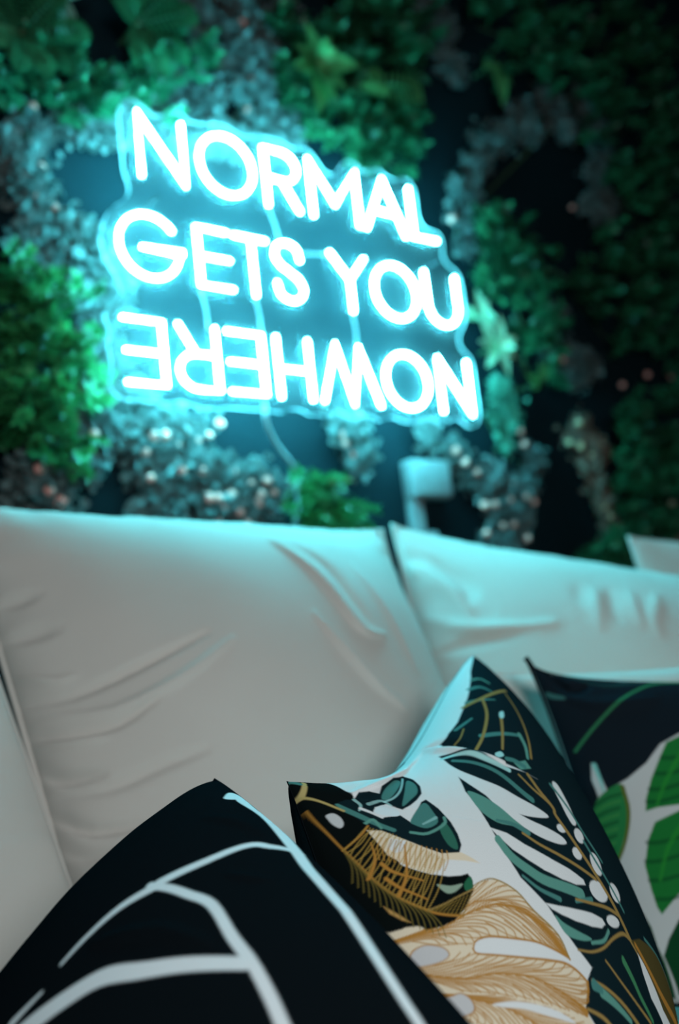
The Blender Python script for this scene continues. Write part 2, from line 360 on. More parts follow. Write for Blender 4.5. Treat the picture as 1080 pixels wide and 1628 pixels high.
PRINT_WHITE = [
('P',[(.0132,-.0084),(.4481,-.0084),(.4481,.1298),(.3163,.1319),(.2811,.1675),(.2284,.18),(.1757,.1926),(.145,.1842),(.1098,.1507),(.0439,.1047),(.022,.067)],(.006,.016,.02),0,0,1),
('P',[(-.0044,.3893),(.0439,.3851),(.2196,.3935),(.2416,.427),(-.0044,.427)],(.004,.006,.006),0,0,1),
('P',[(.0009,.0035),(.0147,.02),(.0505,.0769),(.0897,.124),(.1252,.1437),(.1588,.1739),(.1322,.1953),(.1112,.2082),(.0908,.2204),(.0658,.2331),(.0417,.2416),(.0192,.2484),(.0154,.213),(.0176,.1889),(.0145,.1404)],(.006,.016,.02),0,0,1),
('s',[(.0112,.0977),(.0187,.0912),(.0304,.0947)],(.1,.27,.22),.0042,.0025,1),
('s',[(.0127,.1218),(.022,.1124),(.0364,.1128)],(.06,.19,.17),.0058,.0025,1),
('s',[(.0165,.1505),(.0288,.1404),(.0437,.1278)],(.06,.19,.17),.005,.0017,1),
('s',[(.049,.2051),(.0694,.1811),(.0907,.1586)],(.06,.19,.17),.0066,.0042,1),
('s',[(.0197,.2064),(.0291,.1796)],(.06,.19,.17),.0042,.0025,1),
('s',[(.0888,.1585),(.1015,.1681),(.1106,.1818)],(.1,.27,.22),.0066,.0042,1),
('s',[(.0148,.1612),(.03,.1343),(.0528,.0842)],(.3,.19,.06),.0033,.0042,1),
('s',[(.0294,.1374),(.042,.1626),(.0506,.2013),(.054,.2328)],(.3,.19,.06),.0033,.0038,1),
('s',[(.0536,.0949),(.0772,.1184),(.099,.148),(.1142,.1762)],(.3,.19,.06),.0025,.0033,1),
('s',[(.0582,.1528),(.0793,.203)],(.3,.19,.06),.0042,.0033,1),
('s',[(.0269,.2026),(.0323,.2366)],(.3,.19,.06),.0015,.0016,1),
('P',[(.0996,.2081),(.1097,.1885),(.1204,.1907),(.1109,.2076)],(.1,.27,.22),0,0,1),
('p',[(.075,.2179),(.0795,.2089),(.0854,.2111),(.0801,.2207)],(.35,.62,.6),0,0,1),
('p',[(.0546,.1483),(.0584,.141),(.0622,.1511),(.0585,.1571)],(.35,.62,.6),0,0,1),
('P',[(.0241,.2604),(.0331,.252),(.0465,.2394),(.0694,.2335),(.093,.2242),(.1171,.2046),(.1322,.1953),(.1493,.17),(.1774,.1688),(.2048,.1622),(.237,.1533),(.2659,.1463),(.3066,.1306),(.3304,.1247),(.3495,.1284),(.3389,.168),(.3046,.1775),(.3003,.218),(.2741,.2671),(.2536,.2768),(.2323,.2838),(.2136,.2873),(.1974,.2931),(.1801,.2994),(.1508,.301),(.1279,.2988),(.1013,.295),(.0802,.2921)],(.006,.016,.02),0,0,1),
('s',[(.0297,.2645),(.0387,.2521),(.0517,.2434),(.0737,.2349),(.1001,.2235)],(.35,.62,.6),.0033,.0058,1),
('s',[(.0417,.2621),(.0622,.2502),(.0906,.2392),(.1245,.2323),(.1407,.2267)],(.06,.19,.17),.0042,.0066,1),
('p',[(.0313,.2675),(.0475,.2714),(.0612,.2709),(.0818,.2641),(.1034,.2531),(.1268,.2422),(.1494,.228),(.1647,.2201),(.1597,.2319),(.1426,.2537),(.1225,.2685),(.0988,.2768),(.0707,.2816),(.0495,.2789)],(.68,.675,.67),0,0,1),
('p',[(.0983,.2756),(.1157,.2673),(.1356,.2587),(.1519,.2488),(.1716,.2323),(.188,.2193),(.1952,.2185),(.1885,.2318),(.1724,.2487),(.152,.2625),(.127,.273),(.1098,.2761)],(.68,.675,.67),0,0,1),
('P',[(.126,.2995),(.1422,.2861),(.1626,.2749),(.1796,.2626),(.1946,.2511),(.2118,.2357),(.2279,.2226),(.232,.2235),(.2241,.2385),(.2106,.254),(.1924,.2698),(.1752,.2811),(.1573,.291),(.1394,.2968)],(.68,.675,.67),0,0,1),
('P',[(.211,.2881),(.2214,.2755),(.2361,.2555),(.2502,.2347),(.2611,.2211),(.2661,.2195),(.2648,.2289),(.2562,.2439),(.2417,.2628),(.2287,.2761),(.219,.2842)],(.68,.675,.67),0,0,1),
('p',[(.1881,.2087),(.1861,.2143),(.1822,.2184),(.1785,.2188),(.1772,.2153),(.1791,.2099),(.1832,.2055),(.1869,.205)],(.68,.675,.67),0,0,1),
('p',[(.2154,.2095),(.2123,.215),(.2076,.2175),(.2039,.2155),(.2034,.2103),(.2065,.2047),(.2113,.202),(.215,.204)],(.68,.675,.67),0,0,1),
('p',[(.2567,.1996),(.2513,.2118),(.2428,.2192),(.236,.2183),(.2349,.2096),(.2403,.1975),(.2492,.189),(.2559,.1897)],(.68,.675,.67),0,0,1),
('p',[(.2785,.1951),(.2752,.2048),(.2698,.2124),(.2655,.2138),(.2646,.2086),(.2678,.1992),(.2733,.191),(.2777,.1892)],(.68,.675,.67),0,0,1),
('p',[(.1485,.1721),(.155,.1664),(.168,.1689),(.1818,.1729),(.1931,.1787),(.1913,.1873),(.1812,.1884),(.1674,.1847),(.1553,.1805)],(.68,.675,.67),0,0,1),
('p',[(.2091,.189),(.2055,.1948),(.2,.1964),(.1957,.1929),(.1953,.1863),(.199,.1803),(.2046,.1786),(.2087,.1822)],(.68,.675,.67),0,0,1),
('p',[(.2409,.1848),(.2362,.1914),(.2286,.1929),(.2225,.1883),(.2216,.1803),(.2265,.1735),(.2342,.1719),(.2402,.1767)],(.68,.675,.67),0,0,1),
('p',[(.2695,.17),(.2653,.1772),(.2589,.1798),(.2541,.1761),(.2537,.1682),(.2581,.1606),(.2646,.158),(.2693,.1621)],(.68,.675,.67),0,0,1),
('p',[(.3024,.1989),(.3002,.2035),(.2974,.2065),(.2954,.2061),(.2954,.2027),(.2975,.198),(.3004,.1949),(.3024,.1953)],(.68,.675,.67),0,0,1),
('p',[(.0816,.2904),(.0953,.2814),(.1174,.2734),(.1365,.2684),(.1525,.2631),(.1434,.2726),(.1275,.2884),(.1051,.2956)],(.1,.27,.22),0,0,1),
('s',[(.1261,.2869),(.1406,.2732),(.1585,.262)],(.06,.19,.17),.0028,.0055,1),
('s',[(.1401,.2991),(.16,.2968),(.1809,.2869),(.2016,.2725),(.2336,.2367)],(.1,.27,.22),.0074,.0094,1),
('s',[(.1803,.2964),(.2004,.2859),(.2196,.2695)],(.06,.19,.17),.002,.004,1),
('s',[(.2323,.2503),(.2439,.2243)],(.06,.19,.17),.0029,.004,1),
('p',[(.224,.2841),(.2341,.2783),(.2478,.2659),(.2617,.2516),(.2566,.2637),(.2449,.2787),(.2356,.2837)],(.1,.27,.22),0,0,1),
('s',[(.2634,.2539),(.2718,.2342),(.2718,.2184)],(.1,.27,.22),.0025,.0033,1),
('s',[(.1129,.1981),(.0994,.204),(.0903,.2116)],(.06,.19,.17),.0058,.0058,1),
('s',[(.2098,.1842),(.2301,.1803),(.25,.1742),(.2774,.1665)],(.06,.19,.17),.0042,.0033,1),
('s',[(.1482,.1799),(.178,.1766),(.2059,.1747),(.2358,.1655)],(.06,.19,.17),.0042,.0033,1),
('s',[(.1205,.2036),(.1413,.206),(.1642,.2039),(.1714,.2078),(.2041,.2032),(.2328,.1953),(.262,.1859),(.2827,.1811),(.3005,.1771),(.3245,.1649),(.3523,.1387)],(.3,.19,.06),.0042,.0058,1),
('s',[(.1121,.2165),(.1338,.2136),(.1565,.2053)],(.3,.19,.06),.0025,.0033,1),
('s',[(.154,.2689),(.1749,.2567),(.2009,.2349),(.2189,.2181),(.2382,.1991)],(.3,.19,.06),.0024,.0033,1),
('s',[(.2313,.249),(.2457,.2274),(.2614,.2014),(.2755,.182)],(.3,.19,.06),.002,.0033,1),
('s',[(.2563,.2759),(.2673,.2589),(.2748,.2386),(.2789,.2141),(.2861,.1895),(.2981,.1759)],(.3,.19,.06),.0014,.0033,1),
('P',[(.2741,.2671),(.2793,.2452),(.2833,.2154),(.2944,.1815),(.3073,.1741),(.3299,.1679),(.3592,.157),(.3887,.1408),(.3349,.2642),(.3085,.2837),(.2874,.293),(.2803,.2878),(.2758,.2774)],(.006,.016,.02),0,0,1),
('P',[(.3066,.1723),(.3179,.1643),(.3344,.1559),(.358,.1404),(.3803,.1202),(.363,.1532),(.3368,.1736),(.3203,.1759)],(.68,.675,.67),0,0,1),
('P',[(.2959,.1775),(.3038,.1521),(.3284,.1082),(.3572,.0743),(.389,.0619),(.4128,.0916),(.3803,.1202),(.3548,.1458),(.3231,.1612)],(.08,.06,.02),0,0,1),
('s',[(.3017,.17),(.3289,.1528),(.3552,.131),(.3897,.0865)],(.4,.18,.035),.0042,.0075,1),
('s',[(.3095,.1354),(.3414,.0938),(.378,.0671)],(.06,.19,.17),.0033,.0008,1),
('s',[(.2795,.2733),(.2907,.26),(.3108,.2401),(.3347,.2199)],(.3,.19,.06),.0019,.0033,1),
('s',[(.2817,.2432),(.3032,.2292),(.3252,.2114),(.3456,.1912)],(.3,.19,.06),.0017,.0025,1),
('s',[(.2883,.2903),(.3031,.2741),(.3173,.2633)],(.3,.19,.06),.0018,.0033,1),
('s',[(.2965,.2111),(.3129,.2042),(.3268,.1986),(.347,.1849)],(.05,.2,.09),.0066,.0033,1),
('s',[(.2915,.2656),(.3068,.2508),(.3264,.2329)],(.1,.27,.22),.0064,.0033,1),
('s',[(.2825,.2725),(.2908,.2647)],(.06,.19,.17),.0073,.0045,1),
('P',[(.1473,.4178),(.1377,.4148),(.1489,.3994),(.1619,.3812),(.1656,.3609),(.155,.3532),(.1577,.3367),(.1645,.3239),(.1746,.3155),(.1856,.3102),(.208,.3033),(.2233,.2954),(.2358,.2909),(.2537,.29),(.2382,.3032),(.2248,.3154),(.2098,.3326),(.1939,.3516),(.1892,.3612),(.1918,.3667),(.1962,.3655)],(.7,.58,.43),0,0,1),
('P',[(.1962,.3655),(.2055,.355),(.2163,.3425),(.229,.3272),(.2424,.3102),(.2543,.2958),(.2659,.2862),(.2774,.2792),(.2871,.2935),(.3013,.288),(.3355,.2814),(.255,.3939),(.1956,.4175),(.1339,.4178)],(.7,.58,.43),0,0,1),
('s',[(.1461,.416),(.1545,.4012),(.1643,.3824),(.1697,.3588),(.1803,.3333),(.2023,.3125),(.2262,.3006),(.2529,.2906)],(.4,.18,.035),.0012,.0015,1),
('s',[(.1461,.416),(.1537,.4013),(.1632,.3751),(.1638,.3596)],(.4,.18,.035),.0008,.0007,1),
('s',[(.1572,.3919),(.1582,.3726),(.1554,.3509)],(.4,.18,.035),.0007,.0006,1),
('s',[(.1482,.4134),(.1563,.3959),(.1651,.3676),(.158,.3554)],(.4,.18,.035),.0008,.0008,1),
('s',[(.1503,.4099),(.1588,.39),(.1624,.3621),(.1557,.3488)],(.4,.18,.035),.0008,.0008,1),
('s',[(.1601,.3797),(.1604,.3575),(.1599,.3326)],(.4,.18,.035),.0007,.0006,1),
('s',[(.1525,.4056),(.1615,.3835),(.1601,.356),(.1572,.3396)],(.4,.18,.035),.0008,.0008,1),
('s',[(.1548,.4006),(.1633,.3772),(.1619,.3473),(.1611,.3303)],(.4,.18,.035),.0008,.0008,1),
('s',[(.1626,.366),(.1681,.3422),(.1739,.3179)],(.4,.18,.035),.0007,.0006,1),
('s',[(.1578,.3951),(.1631,.3709),(.165,.3382),(.1673,.3221)],(.4,.18,.035),.0009,.0008,1),
('s',[(.161,.3891),(.1643,.3633),(.1696,.3289),(.176,.3166)],(.4,.18,.035),.0009,.0007,1),
('s',[(.1661,.3504),(.1792,.3287),(.1914,.3085)],(.4,.18,.035),.0007,.0005,1),
('s',[(.1642,.3826),(.166,.355),(.1772,.3224),(.1847,.3108)],(.4,.18,.035),.0009,.0007,1),
('s',[(.1659,.3756),(.1694,.3465),(.1856,.3161),(.1935,.3079)],(.4,.18,.035),.0009,.0007,1),
('s',[(.1756,.3349),(.1933,.3182),(.2087,.303)],(.4,.18,.035),.0007,.0005,1),
('s',[(.1676,.3681),(.174,.3381),(.1939,.3109),(.2022,.3051)],(.4,.18,.035),.0009,.0008,1),
('s',[(.1694,.3601),(.1791,.3298),(.2026,.3073),(.2108,.3022)],(.4,.18,.035),.0009,.0008,1),
('s',[(.1884,.321),(.2087,.3082),(.2258,.2957)],(.4,.18,.035),.0008,.0007,1),
('s',[(.1726,.3518),(.1865,.3228),(.2111,.3041),(.2193,.2986)],(.4,.18,.035),.0009,.0008,1),
('s',[(.1762,.343),(.1946,.3167),(.2196,.3002),(.2279,.2948)],(.4,.18,.035),.0008,.0009,1),
('s',[(.2046,.3104),(.2251,.2999),(.2418,.2907)],(.4,.18,.035),.0009,.0008,1),
('s',[(.1801,.3338),(.2026,.3105),(.2281,.2968),(.2362,.2909)],(.4,.18,.035),.0009,.0009,1),
('s',[(.1875,.3266),(.2112,.3066),(.2364,.2931),(.2436,.2907)],(.4,.18,.035),.0009,.0011,1),
('s',[(.2213,.3015),(.2407,.2952),(.2537,.29)],(.4,.18,.035),.001,.0009,1),
('s',[(.1952,.3193),(.2197,.3025),(.2442,.2912),(.2509,.2902)],(.4,.18,.035),.001,.0011,1),
('s',[(.2031,.3121),(.2282,.2984),(.2501,.2905),(.2537,.29)],(.4,.18,.035),.0011,.0011,1),
('s',[(.237,.2954),(.248,.2921),(.2537,.29)],(.4,.18,.035),.0011,.0009,1),
('s',[(.2116,.3081),(.2363,.2956),(.2535,.2902),(.2537,.29)],(.4,.18,.035),.0012,.001,1),
('s',[(.2202,.3038),(.2442,.2933),(.2535,.2902),(.2537,.29)],(.4,.18,.035),.0013,.001,1),
('s',[(.2479,.2921),(.2528,.2905),(.2537,.29)],(.4,.18,.035),.0011,.0009,1),
('s',[(.2286,.2998),(.2521,.2908),(.2535,.2902),(.2537,.29)],(.4,.18,.035),.0013,.001,1),
('s',[(.2368,.2969),(.2531,.2904),(.2535,.2902),(.2537,.29)],(.4,.18,.035),.0014,.001,1),
('s',[(.2532,.2904),(.2552,.2896),(.2537,.29)],(.4,.18,.035),.0011,.0009,1),
('s',[(.2449,.2939),(.2531,.2904),(.2535,.2902),(.2537,.29)],(.4,.18,.035),.0014,.001,1),
('s',[(.1461,.416),(.1546,.4055),(.1655,.3901),(.1725,.3861)],(.4,.18,.035),.0007,.0005,1),
('s',[(.1588,.3998),(.1709,.3889),(.1803,.3769)],(.4,.18,.035),.0005,.0004,1),
('s',[(.1482,.4134),(.1569,.4008),(.169,.3846),(.1769,.381)],(.4,.18,.035),.0008,.0005,1),
('s',[(.1503,.4099),(.1597,.3955),(.1725,.3789),(.1814,.3756)],(.4,.18,.035),.0008,.0006,1),
('s',[(.1647,.3892),(.1787,.3778),(.1888,.3655)],(.4,.18,.035),.0005,.0004,1),
('s',[(.1525,.4056),(.163,.3899),(.1761,.3728),(.186,.37)],(.4,.18,.035),.0008,.0006,1),
('s',[(.1548,.4006),(.1665,.384),(.18,.3664),(.1889,.364)],(.4,.18,.035),.0008,.0007,1),
('s',[(.1718,.3772),(.1845,.3651),(.1937,.3521)],(.4,.18,.035),.0005,.0005,1),
('s',[(.1578,.3951),(.1692,.3776),(.184,.3596),(.1911,.3573)],(.4,.18,.035),.0008,.0007,1),
('s',[(.161,.3891),(.1717,.3707),(.1861,.3523),(.1948,.3506)],(.4,.18,.035),.0008,.0008,1),
('s',[(.1773,.3636),(.1924,.3517),(.2042,.3394)],(.4,.18,.035),.0006,.0005,1),
('s',[(.1642,.3826),(.1743,.3635),(.1903,.345),(.2001,.3443)],(.4,.18,.035),.0008,.0008,1),
('s',[(.1659,.3756),(.177,.3557),(.1962,.3383),(.2055,.3378)],(.4,.18,.035),.0008,.0008,1),
('s',[(.1846,.3489),(.2019,.3379),(.2157,.326)],(.4,.18,.035),.0007,.0005,1),
('s',[(.1676,.3681),(.1804,.3476),(.2024,.3316),(.2112,.3311)],(.4,.18,.035),.0008,.0009,1),
('s',[(.1694,.3601),(.1843,.3392),(.2089,.3254),(.2171,.3244)],(.4,.18,.035),.0008,.0009,1),
('s',[(.1942,.3337),(.213,.3236),(.2282,.3124)],(.4,.18,.035),.0007,.0006,1),
('s',[(.1726,.3518),(.1908,.332),(.2157,.3195),(.2232,.3173)],(.4,.18,.035),.0008,.0009,1),
('s',[(.1762,.343),(.1978,.3249),(.2226,.3133),(.2299,.3109)],(.4,.18,.035),.0009,.0009,1),
('s',[(.2078,.3205),(.2267,.3107),(.2421,.3001)],(.4,.18,.035),.0008,.0007,1),
('s',[(.1801,.3338),(.205,.3177),(.2297,.3079),(.2367,.3046)],(.4,.18,.035),.001,.0009,1),
('s',[(.1875,.3266),(.2128,.3127),(.237,.3027),(.2438,.2986)],(.4,.18,.035),.0011,.0009,1),
('s',[(.2225,.3089),(.2411,.2989),(.2537,.29)],(.4,.18,.035),.0009,.0008,1),
('s',[(.1952,.3193),(.2206,.3076),(.2444,.2976),(.2509,.2926)],(.4,.18,.035),.0011,.0009,1),
('s',[(.2031,.3121),(.2286,.3028),(.2501,.2932),(.2537,.29)],(.4,.18,.035),.0012,.0008,1),
('s',[(.2373,.2992),(.248,.2938),(.2537,.29)],(.4,.18,.035),.001,.0008,1),
('s',[(.2116,.3081),(.2364,.2989),(.2535,.2902),(.2537,.29)],(.4,.18,.035),.0013,.001,1),
('s',[(.2202,.3038),(.2442,.2951),(.2535,.2902),(.2537,.29)],(.4,.18,.035),.0013,.001,1),
('s',[(.2479,.2932),(.2528,.291),(.2537,.29)],(.4,.18,.035),.0011,.0006,1),
('s',[(.2286,.2998),(.2521,.291),(.2535,.2902),(.2537,.29)],(.4,.18,.035),.0014,.001,1),
('s',[(.2368,.2969),(.2531,.2904),(.2535,.2902),(.2537,.29)],(.4,.18,.035),.0014,.001,1),
('s',[(.2532,.2904),(.2552,.2896),(.2537,.29)],(.4,.18,.035),.0011,.0009,1),
('s',[(.2449,.2939),(.2531,.2904),(.2535,.2902),(.2537,.29)],(.4,.18,.035),.0014,.001,1),
('s',[(.1678,.4111),(.1866,.3961),(.2028,.3801),(.2157,.3598),(.2376,.334),(.2617,.3134),(.2882,.2916)],(.4,.18,.035),.0009,.0012,1),
('s',[(.1678,.4111),(.178,.3995),(.1869,.3836),(.1869,.3761)],(.4,.18,.035),.0007,.0007,1),
('s',[(.1815,.3936),(.1892,.3805),(.1954,.3664)],(.4,.18,.035),.0006,.0005,1),
('s',[(.1726,.4076),(.1828,.3948),(.192,.378),(.1922,.3701)],(.4,.18,.035),.0007,.0007,1),
('s',[(.1776,.4037),(.1877,.39),(.1969,.3719),(.1976,.3639)],(.4,.18,.035),.0007,.0007,1),
('s',[(.1913,.3832),(.1998,.3689),(.2067,.3537)],(.4,.18,.035),.0006,.0005,1),
('s',[(.1826,.3995),(.1928,.3848),(.2019,.3655),(.2032,.3575)],(.4,.18,.035),.0008,.0007,1),
('s',[(.1877,.395),(.1981,.3793),(.2072,.359),(.209,.351)],(.4,.18,.035),.0008,.0007,1),
('s',[(.2015,.3716),(.2109,.3561),(.2185,.3399)],(.4,.18,.035),.0006,.0005,1),
('s',[(.1928,.3902),(.2028,.3732),(.213,.3524),(.2149,.3442)],(.4,.18,.035),.0007,.0007,1),
('s',[(.1979,.385),(.2075,.3666),(.2189,.3454),(.221,.337)],(.4,.18,.035),.0008,.0007,1),
('s',[(.2119,.3584),(.2224,.3421),(.231,.3248)],(.4,.18,.035),.0005,.0005,1),
('s',[(.2032,.3795),(.2123,.3596),(.225,.3382),(.2272,.3295)],(.4,.18,.035),.0008,.0007,1),
('s',[(.2073,.373),(.2179,.3528),(.2315,.3309),(.2336,.3215)],(.4,.18,.035),.0008,.0007,1),
('s',[(.2232,.3444),(.2346,.3268),(.2442,.3081)],(.4,.18,.035),.0005,.0005,1),
('s',[(.2117,.3662),(.2239,.3457),(.2383,.3237),(.2401,.3132)],(.4,.18,.035),.0007,.0008,1),
('s',[(.2164,.359),(.2302,.3384),(.2452,.3161),(.2471,.3047)],(.4,.18,.035),.0007,.0008,1),
('s',[(.236,.3298),(.2482,.3111),(.2589,.2921)],(.4,.18,.035),.0005,.0005,1),
('s',[(.2224,.3522),(.2366,.3308),(.2523,.3083),(.2542,.2959)],(.4,.18,.035),.0007,.0008,1),
('s',[(.2285,.345),(.2438,.3242),(.2597,.3006),(.2621,.2894)],(.4,.18,.035),.0007,.0008,1),
('s',[(.25,.3152),(.2631,.2979),(.2744,.2811)],(.4,.18,.035),.0006,.0005,1),
('s',[(.2348,.3375),(.2511,.3172),(.2675,.2938),(.2698,.2839)],(.4,.18,.035),.0007,.0008,1),
('s',[(.2417,.3307),(.2586,.3099),(.2753,.2874),(.2774,.2792)],(.4,.18,.035),.0007,.0008,1),
('s',[(.2652,.3014),(.2735,.289),(.2774,.2792)],(.4,.18,.035),.0005,.0004,1),
('s',[(.2492,.3245),(.2663,.3035),(.2803,.2843),(.2774,.2792)],(.4,.18,.035),.0007,.0012,1),
('s',[(.2568,.3179),(.2742,.2972),(.2812,.2837),(.2774,.2792)],(.4,.18,.035),.0008,.0012,1),
('s',[(.277,.292),(.2789,.2844),(.2774,.2792)],(.4,.18,.035),.0007,.001,1),
('s',[(.2644,.3113),(.2821,.2909),(.2812,.2837),(.2774,.2792)],(.4,.18,.035),.0008,.0012,1),
('s',[(.2723,.3052),(.2852,.2883),(.2812,.2837),(.2774,.2792)],(.4,.18,.035),.0008,.0012,1),
('s',[(.2836,.2865),(.2819,.2818),(.2774,.2792)],(.4,.18,.035),.0012,.001,1),
('s',[(.2802,.2986),(.2852,.2883),(.2812,.2837),(.2774,.2792)],(.4,.18,.035),.0007,.0012,1),
('s',[(.1678,.4111),(.1841,.4007),(.2007,.3884),(.2077,.3845)],(.4,.18,.035),.0005,.0005,1),
('s',[(.1907,.3961),(.2045,.3867),(.2154,.3763)],(.4,.18,.035),.0004,.0004,1),
('s',[(.1726,.4076),(.1889,.3964),(.2055,.3835),(.2125,.3795)],(.4,.18,.035),.0006,.0005,1),
('s',[(.1776,.4037),(.1937,.3918),(.2101,.378),(.2174,.3742)],(.4,.18,.035),.0006,.0006,1),
('s',[(.2001,.3866),(.2143,.3763),(.2254,.3652)],(.4,.18,.035),.0005,.0004,1),
('s',[(.1826,.3995),(.1987,.3869),(.2148,.3722),(.2224,.3686)],(.4,.18,.035),.0006,.0005,1),
('s',[(.1877,.395),(.2038,.3817),(.2196,.3661),(.2276,.3629)],(.4,.18,.035),.0006,.0006,1),
('s',[(.21,.3758),(.2247,.365),(.2365,.3537)],(.4,.18,.035),.0005,.0004,1),
('s',[(.1928,.3902),(.2084,.3759),(.2251,.36),(.2331,.3573)],(.4,.18,.035),.0007,.0007,1),
('s',[(.1979,.385),(.2129,.3695),(.2308,.3539),(.2387,.3514)],(.4,.18,.035),.0006,.0007,1),
('s',[(.22,.3635),(.2355,.3527),(.248,.3413)],(.4,.18,.035),.0005,.0004,1),
('s',[(.2032,.3795),(.2176,.3628),(.2366,.3475),(.2445,.3452)],(.4,.18,.035),.0007,.0008,1),
('s',[(.2073,.373),(.2231,.3563),(.2427,.3411),(.2504,.3387)],(.4,.18,.035),.0007,.0008,1),
('s',[(.2309,.3504),(.2472,.3399),(.2605,.3285)],(.4,.18,.035),.0006,.0005,1),
('s',[(.2117,.3662),(.229,.3496),(.2492,.3348),(.2567,.3324)],(.4,.18,.035),.0007,.0008,1),
('s',[(.2164,.359),(.2351,.3426),(.2558,.3283),(.2631,.3257)],(.4,.18,.035),.0007,.0009,1),
('s',[(.2434,.3372),(.26,.3263),(.2736,.3142)],(.4,.18,.035),.0007,.0006,1),
('s',[(.2224,.3522),(.2414,.3355),(.2627,.3218),(.2696,.3187)],(.4,.18,.035),.0008,.0009,1),
('s',[(.2285,.345),(.2485,.3293),(.2696,.3151),(.2763,.3112)],(.4,.18,.035),.0008,.0009,1),
('s',[(.2569,.3239),(.2735,.3117),(.2872,.298)],(.4,.18,.035),.0008,.0006,1),
('s',[(.2348,.3375),(.2557,.3228),(.2767,.3079),(.283,.3031)],(.4,.18,.035),.0009,.0008,1),
('s',[(.2417,.3307),(.263,.316),(.2839,.3003),(.29,.2945)],(.4,.18,.035),.0009,.0008,1),
('s',[(.2713,.3101),(.2831,.3012),(.29,.2945)],(.4,.18,.035),.0008,.0006,1),
('s',[(.2492,.3245),(.2704,.3096),(.2884,.2946),(.29,.2945)],(.4,.18,.035),.001,.0012,1),
('s',[(.2568,.3179),(.2779,.3028),(.2894,.2935),(.29,.2945)],(.4,.18,.035),.0011,.0012,1),
('s',[(.2825,.2992),(.2882,.2959),(.29,.2945)],(.4,.18,.035),.001,.0008,1),
('s',[(.2644,.3113),(.2856,.2955),(.2894,.2935),(.29,.2945)],(.4,.18,.035),.0011,.0012,1),
('s',[(.2723,.3052),(.2887,.2924),(.2894,.2935),(.29,.2945)],(.4,.18,.035),.0012,.0012,1),
('s',[(.289,.2928),(.2912,.293),(.29,.2945)],(.4,.18,.035),.0012,.0005,1),
('s',[(.2802,.2986),(.2887,.2924),(.2894,.2935),(.29,.2945)],(.4,.18,.035),.0013,.0012,1),
('s',[(.1871,.4071),(.2085,.3879),(.2353,.3637),(.2709,.3383),(.3026,.3191)],(.4,.18,.035),.0009,.0012,1),
('s',[(.1871,.4071),(.2013,.3941),(.2181,.3759),(.2262,.3653)],(.4,.18,.035),.0006,.0005,1),
('s',[(.2078,.3873),(.2229,.372),(.2355,.3563)],(.4,.18,.035),.0004,.0004,1),
('s',[(.1919,.4033),(.2064,.3891),(.224,.3699),(.2326,.3591)],(.4,.18,.035),.0006,.0005,1),
('s',[(.1968,.3991),(.2118,.3836),(.2303,.3638),(.2393,.3527)],(.4,.18,.035),.0006,.0005,1),
('s',[(.219,.3761),(.2353,.3597),(.249,.3428)],(.4,.18,.035),.0004,.0004,1),
('s',[(.2017,.3946),(.2176,.3781),(.2368,.3576),(.246,.3459)],(.4,.18,.035),.0006,.0005,1),
('s',[(.2069,.3896),(.2238,.3725),(.2435,.3516),(.2528,.3388)],(.4,.18,.035),.0006,.0005,1),
('s',[(.2315,.3645),(.2485,.3466),(.2631,.328)],(.4,.18,.035),.0005,.0004,1),
('s',[(.2125,.3844),(.23,.3667),(.2505,.3453),(.2599,.3311)],(.4,.18,.035),.0006,.0005,1),
('s',[(.2185,.3791),(.2364,.3606),(.2575,.3387),(.2674,.3239)],(.4,.18,.035),.0006,.0005,1),
('s',[(.2446,.3524),(.2628,.3331),(.2785,.3128)],(.4,.18,.035),.0005,.0004,1),
('s',[(.2246,.3736),(.2431,.3551),(.2649,.3322),(.275,.3164)],(.4,.18,.035),.0006,.0005,1),
('s',[(.2308,.3678),(.2502,.3496),(.2724,.3254),(.2829,.3082)],(.4,.18,.035),.0006,.0005,1),
('s',[(.2589,.3405),(.2778,.3189),(.2937,.2987)],(.4,.18,.035),.0005,.0005,1),
('s',[(.2373,.3623),(.2575,.344),(.28,.3187),(.2908,.2993)],(.4,.18,.035),.0006,.0005,1),
('s',[(.2444,.3576),(.2648,.3382),(.2877,.3118),(.2971,.2984)],(.4,.18,.035),.0007,.0005,1),
('s',[(.2737,.3284),(.2915,.312),(.306,.2975)],(.4,.18,.035),.0007,.0007,1),
('s',[(.2515,.3527),(.2722,.3321),(.2945,.309),(.3033,.2978)],(.4,.18,.035),.0007,.0006,1),
('s',[(.2588,.3475),(.2796,.3266),(.3011,.3068),(.3094,.297)],(.4,.18,.035),.0007,.0007,1),
('s',[(.2881,.3192),(.3032,.3066),(.313,.2965)],(.4,.18,.035),.0008,.0006,1),
('s',[(.266,.3421),(.2867,.3231),(.3066,.3051),(.313,.2965)],(.4,.18,.035),.0008,.0006,1),
('s',[(.2733,.337),(.2937,.3195),(.3093,.3048),(.313,.2965)],(.4,.18,.035),.0008,.0005,1),
('s',[(.2999,.3139),(.3086,.3038),(.313,.2965)],(.4,.18,.035),.0006,.0004,1),
('s',[(.2806,.333),(.3008,.3157),(.3093,.3048),(.313,.2965)],(.4,.18,.035),.0009,.0005,1),
('s',[(.2879,.3287),(.3054,.3131),(.3093,.3048),(.313,.2965)],(.4,.18,.035),.0009,.0005,1),
('s',[(.307,.3099),(.3118,.3019),(.313,.2965)],(.4,.18,.035),.0005,.0007,1),
('s',[(.2952,.324),(.3054,.3131),(.3093,.3048),(.313,.2965)],(.4,.18,.035),.0008,.0005,1),
('s',[(.1871,.4071),(.2012,.398),(.216,.3896),(.2212,.3899)],(.4,.18,.035),.0006,.0006,1),
('s',[(.2071,.3948),(.2188,.3901),(.2274,.3855)],(.4,.18,.035),.0004,.0003,1),
